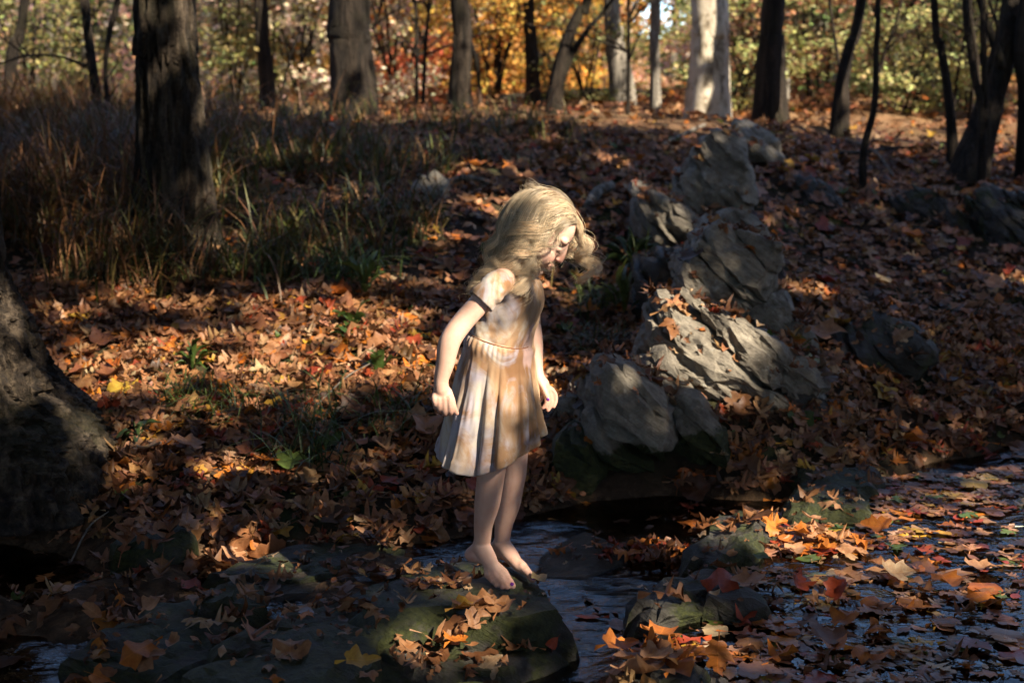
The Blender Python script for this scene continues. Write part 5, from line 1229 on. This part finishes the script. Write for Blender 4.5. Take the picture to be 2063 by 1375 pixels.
# a few leaves set down by hand: (px, py, species, colour, size, yaw, zone)
M_LEAF_OBJ = leaf_material('fallen_leaf_skin', 'object', transl=0.25, rough=0.5, spec=0.3)
M_LEAF_ATTR = leaf_material('leaf_litter_skin', 'attr', transl=0.25, rough=0.5, spec=0.3)
M_WETLEAF_OBJ = leaf_material('wet_leaf_skin', 'object', transl=0.15, rough=0.34, spec=0.35)
M_WETLEAF_ATTR = leaf_material('wet_litter_skin', 'attr', transl=0.15, rough=0.34, spec=0.35)
def vein_attrs(v): return {'lx': v[:, 0] + 0.45, 'ly': v[:, 1] + 2.0}
OBJ_ME = {}
for key, (v, f) in TPL.items():
    if key[2] != 'lo':
        OBJ_ME[key] = mesh_np('fallen_leaf', v, f, attrs=vein_attrs(v)); OBJ_ME[key].materials.append(M_WETLEAF_OBJ if key[2] == 'flat' else M_LEAF_OBJ)
taken = {'n': 0}
def place_leaf(pos, R_, size, key, col, label, group):
    o = bpy.data.objects.new('fallen_leaf', OBJ_ME[key]); COL.objects.link(o)
    M4 = Matrix(((R_[0][0]*size, R_[0][1]*size, R_[0][2]*size, pos[0]), (R_[1][0]*size, R_[1][1]*size, R_[1][2]*size, pos[1]), (R_[2][0]*size, R_[2][1]*size, R_[2][2]*size, pos[2]), (0, 0, 0, 1)))
    o.matrix_world = M4; o.color = tuple(float(q) for q in col) + (1,)
    o['label'] = label; o['category'] = 'leaf'; o['group'] = group; taken['n'] += 1
    return o
HAND = [(1555, 1062, 'oak', ORG, .14, 0.3, 'lobed orange oak leaf with thin arms lying on the spill ledge', .03), (1640, 1065, 'maple', PTAN, .13, 1.2, 'large curled tan leaf standing beside the lobed orange oak leaf', .05),
        (1765, 1068, 'sycamore', ORG, .13, 2.6, 'folded amber leaf with upturned edge at the head of the pool', .03), (1630, 1118, 'beech', GRN, .13, 0.1, 'bright green oval leaf floating beside the spill ledge', .012), (1535, 1132, 'beech', GRN, .10, 1.9, 'small green leaf propped on the dark ledge above the pool', .03),
        (1640, 1152, 'beech', LGRN, .10, 0.2, 'pale green oval leaf floating on the pool below the green one', .012), (1720, 1155, 'beech', PTAN, .17, 0.1, 'long pale leaf floating flat in the middle of the pool', .012), (1810, 1162, 'sycamore', GREYT, .13, 0.4, 'big curled grey brown leaf humped above the pool surface', .03),
        (1920, 1148, 'beech', PTAN, .15, 0.05, 'pale pink tapering leaf floating right of the humped leaf', .012), (945, 1330, 'beech', LGRN, .12, 0.15, 'pale green oval leaf afloat at the bottom centre', .014), (920, 1300, 'maple', ORG, .12, 1.1, 'upright golden brown leaf beside the pale green oval leaf', .04),
        (1085, 1212, 'beech', (0.30, 0.24, 0.10), .11, 1.4, 'olive tan round leaf with visible midrib by the far foot', .03), (590, 955, 'sycamore', GRN, .15, 0.2, 'large dark green leaf lying flat on the left bank', .04), (540, 960, 'sycamore', ORG, .13, 1.4, 'folded rust coloured leaf beside the large dark green leaf', .05),
        (385, 930, 'sycamore', TAN, .17, 1.0, 'large brown leaf with spread lobes standing on the left bank', .06), (300, 940, 'sycamore', GREYT, .14, 2.0, 'crumpled grey tan leaf left of the large brown one', .05), (440, 1250, 'oak', GREYT, .12, 0.2, 'pale lobed oak leaf curled in the left branch of the stream', .03),
        (1250, 1285, 'maple', ORG, .14, 0.5, 'upcurled bright orange leaf at the edge of the fast stream', .04), (1330, 1300, 'sycamore', ORG, .15, 1.3, 'glossy folded orange leaf at the near edge of the pool', .05), (1320, 1365, 'maple', (0.5, 0.27, 0.11), .14, 2.2, 'sunlit orange maple leaf at the bottom edge near the green rock', .03),
        (730, 1352, 'maple', YEL, .12, 0.3, 'golden yellow leaf at the bottom edge on the mossy ledge', .03), (620, 1240, 'beech', (0.42, 0.42, 0.48), .08, 2.4, 'narrow silvery leaf on the left branch of the stream', .02), (1640, 790, 'maple', LGRN, .11, 0.3, 'single pale green leaf on the shadowed right slope', .03),
        (1660, 690, 'sycamore', TAN, .22, 0.2, 'very large spread brown leaf on the right slope', .05), (1395, 445, 'sycamore', ORG, .19, 0.6, 'large rust leaf lying in the notch of the outcrop', .06), (1420, 470, 'maple', (0.4, 0.16, 0.06), .18, 2.0, 'broad orange brown leaf below the one in the notch', .06)]
for px, py, s_, c_, sz, yaw, lab, lift in HAND:
    Y = ground_hit(px, py) if py < 1000 else PZ(px, py, 0.02)[1]
    q = P(px, py, Y); z, nn = drop(q[0], q[1]); z = max(z, float(water_z(q[0], q[1])) if py > 1000 else -9)
    afloat = lift < 0.015; var = int(px) % 5
    place_leaf(np.array([q[0], q[1], z + lift*(0.5 if afloat else 1.0)]), rot_from((0, -0.1, 1) if not afloat else (0, 0, 1), yaw, yaw*2, 0.03 if afloat else 0.30), sz*0.72, (s_, var, 'flat' if afloat else 'hi'), c_, lab, 'fallen leaves')
# the 270 largest-showing leaves are things of their own, the rest one litter
P_ = np.array([l[0] for l in leaves]); px, py, dep = project(P_); siz = np.array([l[2] for l in leaves])
score = siz/dep*(1 + 0.35*np.array([l[8] != 'lo' for l in leaves])); vis = (px > 15) & (px < 2048) & (py > 30) & (py < 1362)
vis &= np.array([l[7] not in ('sunken', 'crumb') for l in leaves])
vis &= ~((px > 880) & (px < 1110) & (py > 540) & (py < 1190))
score = np.where(vis, score, 0)
Zt = np.array([l[7] for l in leaves]); PL_ = {}
# prefer leaves that lie uppermost in their neighbourhood
cell = np.round(P_[:, :2]/0.07).astype(int); top = {}
for i_, (a, b) in enumerate(map(tuple, cell)):
    if (a, b) not in top or P_[i_, 2] > P_[top[a, b], 2]: top[a, b] = i_
ist = np.zeros(len(leaves), bool); ist[list(top.values())] = True
order = np.argsort(-score*np.where(ist, 1, 0.2))[:270]
ZN = {'pool': 'floating on the pool', 'stream': 'caught in the stream', 'rock': 'lying on bare rock', 'bank': 'on the left bank', 'slope': 'on the right slope', 'feet': 'in the heap below the feet', 'ledge': 'on the pool ledge', 'corner': 'by the green bottom rock',
      'left': 'in the left branch of the stream', 'mossy': 'on the mossy ledges', 'spill': 'in the wet leaf drift at the spill'}
SN = {'oak': 'lobed oak', 'maple': 'pointed maple', 'sycamore': 'broad', 'beech': 'small oval'}
groups_ = {}
for i_ in order: groups_.setdefault((Zt[i_], leaves[i_][5], leaves[i_][3]), []).append(i_)
for (zn, ci, s_), ids in groups_.items():
    ids = sorted(ids, key=lambda q: px[q]); m_ = len(ids)
    for r2, i_ in enumerate(ids):
        l = leaves[i_]
        if m_ == 1: w_ = ''
        elif r2 == 0: w_ = ', leftmost one'
        elif r2 == m_ - 1: w_ = ', rightmost one'
        else: w_ = f', {ORD[r2]} from left' if r2 < 10 else f', {r2 + 1}th from left'
        key = (l[3], l[4], 'flat' if l[8] == 'flat' else 'hi')
        p = l[0] + np.array([0, 0, 0.006])
        place_leaf(p, l[1], l[2], key, l[6], f'{CN[ci]} {SN[s_]} leaf {ZN[zn]}{w_}', 'fallen leaves')
oset = set(order.tolist())
buckets = {}
for i_, l in enumerate(leaves):
    if i_ in oset: continue
    buckets.setdefault((l[3], l[4], l[8]), []).append(i_)
def litter(keys, name, mat, label):
    VV, FF, CC, LX, LY, nv = [], [], [], [], [], 0
    for key in keys:
        ids = buckets[key]; tv, tf = TPL[key]; ids = np.array(ids)
        Rm = np.array([leaves[q][1] for q in ids]); Sm = np.array([leaves[q][2] for q in ids]); Pm = P_[ids]; Cm = np.array([leaves[q][6] for q in ids])
        v = np.einsum('nij,kj->nki', Rm, tv)*Sm[:, None, None] + Pm[:, None]
        for f in tf: FF.append((f[None] + (np.arange(len(ids))*len(tv))[:, None, None]).reshape(-1, 4) + nv)
        VV.append(v.reshape(-1, 3)); CC.append(np.repeat(Cm, len(tv), 0)); nv += v.shape[0]*v.shape[1]
        va = vein_attrs(tv); LX.append(np.tile(va['lx'], len(ids))); LY.append(np.tile(va['ly'], len(ids)))
    add(name, mesh_np(name, np.concatenate(VV), FF, col=np.concatenate(CC), attrs={'lx': np.concatenate(LX), 'ly': np.concatenate(LY)}), mat, label=label, cat='leaf litter', kind='stuff')
litter([k for k in buckets if k[2] != 'flat'], 'leaf_litter', M_LEAF_ATTR, 'thick carpet of brown and orange fallen leaves over the banks')
litter([k for k in buckets if k[2] == 'flat'], 'soaked_leaves', M_WETLEAF_ATTR, 'soaked leaves afloat and sunken in the pool and stream')
# litter of the lit ground beyond the ridge
r_ = np.random.default_rng(23); n = 26000
Yv = 16 + 26*r_.random(n)**1.2; xw = r_.uniform(-0.5, 0.5, n)*Yv
v, f = leaf_cards(np.stack([xw, Yv, ground_z(xw, Yv) + 0.03], -1), r_.uniform(0.10, 0.18, n), 24, up=2.5)
cc_ = np.array(PAL)[r_.choice(9, n, p=W_LAND)]*r_.uniform(0.8, 1.3, (n, 1))
add('far_leaf_litter', mesh_np('far_leaf_litter', v, f, smooth=False, col=np.repeat(cc_, 4, 0)), M_LEAF_ATTR_FAR, label='blurred fallen leaves covering the ground beyond the ridge', cat='leaf litter', kind='stuff')

# ------------------------------------------------------------------ grass of the left bank
def blades(n, xs, ys, hgt, wid, droop, cols, seed, name, label):
    r_ = np.random.default_rng(seed); n = len(xs); K_ = 6
    z = np.array([drop(a, b)[0] for a, b in zip(xs, ys)]) - 0.01
    yaw = r_.uniform(0, 6.283, n); H = hgt*r_.uniform(0.5, 1.25, n); D = droop*r_.uniform(0.2, 1.3, n)*H
    s = np.linspace(0, 1, K_)
    out = np.stack([np.cos(yaw), np.sin(yaw), 0*yaw], -1); sd_ = np.stack([-np.sin(yaw), np.cos(yaw), 0*yaw], -1)
    c = np.stack([xs, ys, z], -1)[:, None] + out[:, None]*(D[:, None]*s[None]**2)[..., None]
    c[..., 2] += H[:, None]*(s - 0.42*(D/H)[:, None]*s**3)
    w = wid*r_.uniform(0.6, 1.4, n)[:, None]*(np.sin(np.clip(s*0.9 + 0.12, 0, 1)*math.pi)**0.7)[None]
    a = c + sd_[:, None]*w[..., None]; b = c - sd_[:, None]*w[..., None]
    v = np.stack([a, b], 2).reshape(-1, 3); i = np.arange(K_ - 1)*2
    f = np.stack([i, i + 1, i + 3, i + 2], -1); f = (f[None] + (np.arange(n)*K_*2)[:, None, None]).reshape(-1, 4)
    cc = np.array(cols)[r_.integers(0, len(cols), n)]*r_.uniform(0.6, 1.3, (n, 1))
    return add(name, mesh_np(name, v, f, col=np.repeat(cc, K_*2, 0)), M_LEAF_ATTR, label=label, cat='grass', kind='stuff')
r_ = np.random.default_rng(33)
xs = r_.uniform(-4.6, 0.6, 90000); ys = r_.uniform(6.0, 11.0, 90000); w_ = grass_w(xs, ys); cl_ = sstep(fbm(np.stack([xs*1.5, ys*1.5], -1), 3, 66), -0.45, 0.3)
pxg, _, _ = project(np.stack([xs, ys, ground_z(xs, ys)], -1))
kp = r_.random(90000) < w_*cl_; xs, ys, pxg = xs[kp], ys[kp], pxg[kp]
dry = r_.random(len(xs)) < np.clip(0.80 - (pxg - 150)/500, 0.15, 0.85)
blades(0, xs[dry][:14000], ys[dry][:14000], 0.50, 0.0030, 1.0, [(0.24, 0.115, 0.05), (0.32, 0.17, 0.08), (0.15, 0.07, 0.033), (0.11, 0.08, 0.026), (0.10, 0.105, 0.032)], 34, 'dry_grass', 'tall dry reddish grass on the left bank around the thick trunk')
blades(0, xs[~dry][:9000], ys[~dry][:9000], 0.28, 0.0042, 1.0, [(0.06, 0.085, 0.02), (0.10, 0.125, 0.03), (0.045, 0.06, 0.018), (0.17, 0.14, 0.05), (0.22, 0.13, 0.06)], 35, 'green_grass', 'drooping green grass on the bank behind the child')
# small grass tufts and seedlings among the leaves of the left bank
M_GREEN = leaf_material('fresh_green_leaf', 'object', transl=0.3, rough=0.4, spec=0.35)
def seedling(px, py, label, n, L, wid, col, upright=0.6, seed=1, name='seedling', cat='plant'):
    L = L*1.12; col = tuple(np.array(col)*0.8)
    r_ = np.random.default_rng(seed); Y = ground_hit(px, py); q = P(px, py, Y); z, _ = drop(q[0], q[1])
    root = bpy.data.objects.new(name, None); COL.objects.link(root); root.location = (q[0], q[1], z); root['label'] = label; root['category'] = cat
    sv, sf_ = tube([(0, 0, -0.02), (0.005, 0, L*0.3), (0, 0.006, L*0.7)], [0.003, 0.0025, 0.0015], 6, 8)
    st = add('stem', mesh_np('stem', sv, sf_), M_GREEN, root); st.color = (0.12, 0.10, 0.03, 1)
    v, f = leaf_template(BEECH, seed, 0.6, -0.6, 0.2, stem=False); v = v.copy(); v[:, 0] += 0.45; v[:, 1] *= wid/0.27
    me_ = mesh_np('leaf', v, f); me_.materials.append(M_GREEN)
    for k in range(n):
        o = bpy.data.objects.new('leaf', me_); COL.objects.link(o); o.parent = root
        o.location = (0, 0, L*(0.05 + 0.6*k/n)); o.rotation_euler = (r_.normal()*0.3, -upright + 0.35*r_.normal(), k*2.4 + 0.4*r_.normal()); s_ = L*r_.uniform(0.7, 1.2); o.scale = (s_, s_, s_)
        o.color = tuple(np.array(col)*r_.uniform(0.7, 1.3)) + (1,)
    return root
seedling(715, 665, 'broad leaved green seedling at the bright patch behind the child', 9, 0.10, 0.22, (0.07, 0.13, 0.03), 0.5, 1)
seedling(700, 690, 'lower green seedling in front of the bright patch', 7, 0.07, 0.24, (0.05, 0.10, 0.03), 0.3, 2)
seedling(390, 755, 'narrow leaved green rosette among sunlit leaves on the left', 12, 0.10, 0.10, (0.07, 0.13, 0.03), 0.7, 3)
seedling(735, 600, 'upright green shoot with bright leaves above the bright patch', 8, 0.16, 0.12, (0.12, 0.20, 0.05), 0.9, 4)
seedling(765, 760, 'green seedling with wide leaves beside the near hand of the child', 8, 0.09, 0.24, (0.07, 0.13, 0.03), 0.5, 5)
seedling(280, 900, 'small dark green rosette near the flared tree base', 9, 0.07, 0.14, (0.05, 0.09, 0.03), 0.5, 6)
seedling(1255, 640, 'arching green frond in the hollow left of the outcrop', 9, 0.18, 0.10, (0.12, 0.15, 0.04), 0.8, 7)
seedling(1270, 560, 'dark leafy fern below the overhanging wedge rock', 12, 0.20, 0.10, (0.05, 0.09, 0.03), 0.7, 8)
seedling(10, 195, 'bright green sprig at the far left edge', 9, 0.22, 0.20, (0.25, 0.40, 0.08), 0.6, 9)
def tuft(px, py, n, L, col, label, seed):
    n = int(n*0.8); L = L*1.1; col = tuple(np.array(col)*1.15)
    r_ = np.random.default_rng(seed); Y = ground_hit(px, py); q = P(px, py, Y)
    xs = q[0] + 0.085*r_.normal(size=n); ys = q[1] + 0.085*r_.normal(size=n)
    o = blades(n, xs, ys, L, 0.0028, 1.3, [col, tuple(np.array(col)*1.5)], seed, 'grass_tuft', label); o['category'] = 'grass'; return o
tuft(430, 830, 180, 0.14, (0.06, 0.085, 0.018), 'yellow green tuft of fine grass below the sunlit leaves', 41)
tuft(370, 820, 150, 0.12, (0.035, 0.055, 0.015), 'darker tuft of grass left of the yellow green one', 42)
tuft(610, 850, 150, 0.15, (0.04, 0.06, 0.018), 'drooping dark grass tuft in the middle of the left bank', 43)
tuft(630, 930, 130, 0.20, (0.04, 0.065, 0.02), 'long thin grass hanging toward the stream above the green leaf', 44)
tuft(790, 850, 120, 0.15, (0.05, 0.075, 0.02), 'thin grass tuft behind the skirt on the left', 45)
tuft(700, 570, 200, 0.24, (0.06, 0.10, 0.025), 'clump of broad green grass above the bright patch', 46)
tuft(1220, 620, 160, 0.16, (0.06, 0.085, 0.02), 'green undergrowth in the hollow in front of the face', 47)
tuft(1200, 700, 200, 0.12, (0.05, 0.065, 0.018), 'low weedy growth in the hollow below the face', 48)

# ------------------------------------------------------------------ sticks and fallen branches
def stick(pl, rad, mat, label, name='fallen_branch', off=0.01):
    pts = []
    for (a, b, l_) in pl:
        Y = ground_hit(a, b) if b < 1000 else PZ(a, b, 0.02)[1]; q = P(a, b, Y); z, _ = drop(q[0], q[1]); pts.append([q[0], q[1], z + off + l_])
    pts = np.array(pts); c = pts.mean(0)
    v, f = tube(pts - c, rad, 8, 8*len(pts)); v = v + 0.15*np.mean(rad)*fbm(v*40, 2, 9)[:, None]
    o = add(name, mesh_np(name, v, f), mat, label=label, cat='branch'); o.location = c; return o
stick([(845, 402, .02), (890, 390, .05), (940, 383, .06), (1000, 386, .03)], [0.016, 0.02, 0.018, 0.012], M_GREYBARK, 'curved grey branch lying on the bank behind the head')
stick([(1185, 430, .03), (1205, 410, .05), (1230, 395, .04)], [0.03, 0.035, 0.03], M_GREYBARK, 'short grey log in the dark hollow right of the head')
stick([(1010, 212, .05), (1120, 208, .06), (1240, 203, .06), (1340, 205, .05)], [0.035, 0.04, 0.04, 0.03], M_BARK, 'long sunlit log lying along the ridge')
stick([(-20, 885, .05), (30, 915, .04), (80, 955, .05), (135, 975, .06)], [0.004, 0.004, 0.0035, 0.003], M_GREYBARK, 'thin pale twig hanging from the flared tree base toward the water', 'twig')
stick([(140, 1090, .03), (180, 1070, .04), (220, 1062, .05)], [0.003, 0.003, 0.002], M_GREYBARK, 'thin curved twig above the dark water on the left', 'twig')
stick([(1650, 320, .03), (1720, 330, .06), (1800, 318, .05), (1880, 312, .04)], [0.012, 0.014, 0.012, 0.008], M_SHADE_DARKBARK, 'long dead branch on the upper right slope')
stick([(1700, 290, .03), (1760, 330, .08), (1800, 370, .03)], [0.008, 0.009, 0.006], M_GREYBARK, 'slanting dead stick crossing the long branch on the upper right')
stick([(1420, 260, .02), (1380, 280, .03), (1335, 300, .02)], [0.012, 0.014, 0.01], M_GREYBARK, 'grey stick on leaves left of the uppermost rock')
stick([(640, 840, .03), (700, 795, .05), (745, 770, .06)], [0.003, 0.003, 0.002], M_GREYBARK, 'thin straight twig behind the near hand', 'twig')
stick([(1175, 640, .02), (1195, 600, .05), (1210, 575, .08)], [0.003, 0.003, 0.003], M_GREYBARK, 'dry stalk standing in the hollow right of the chest', 'twig')
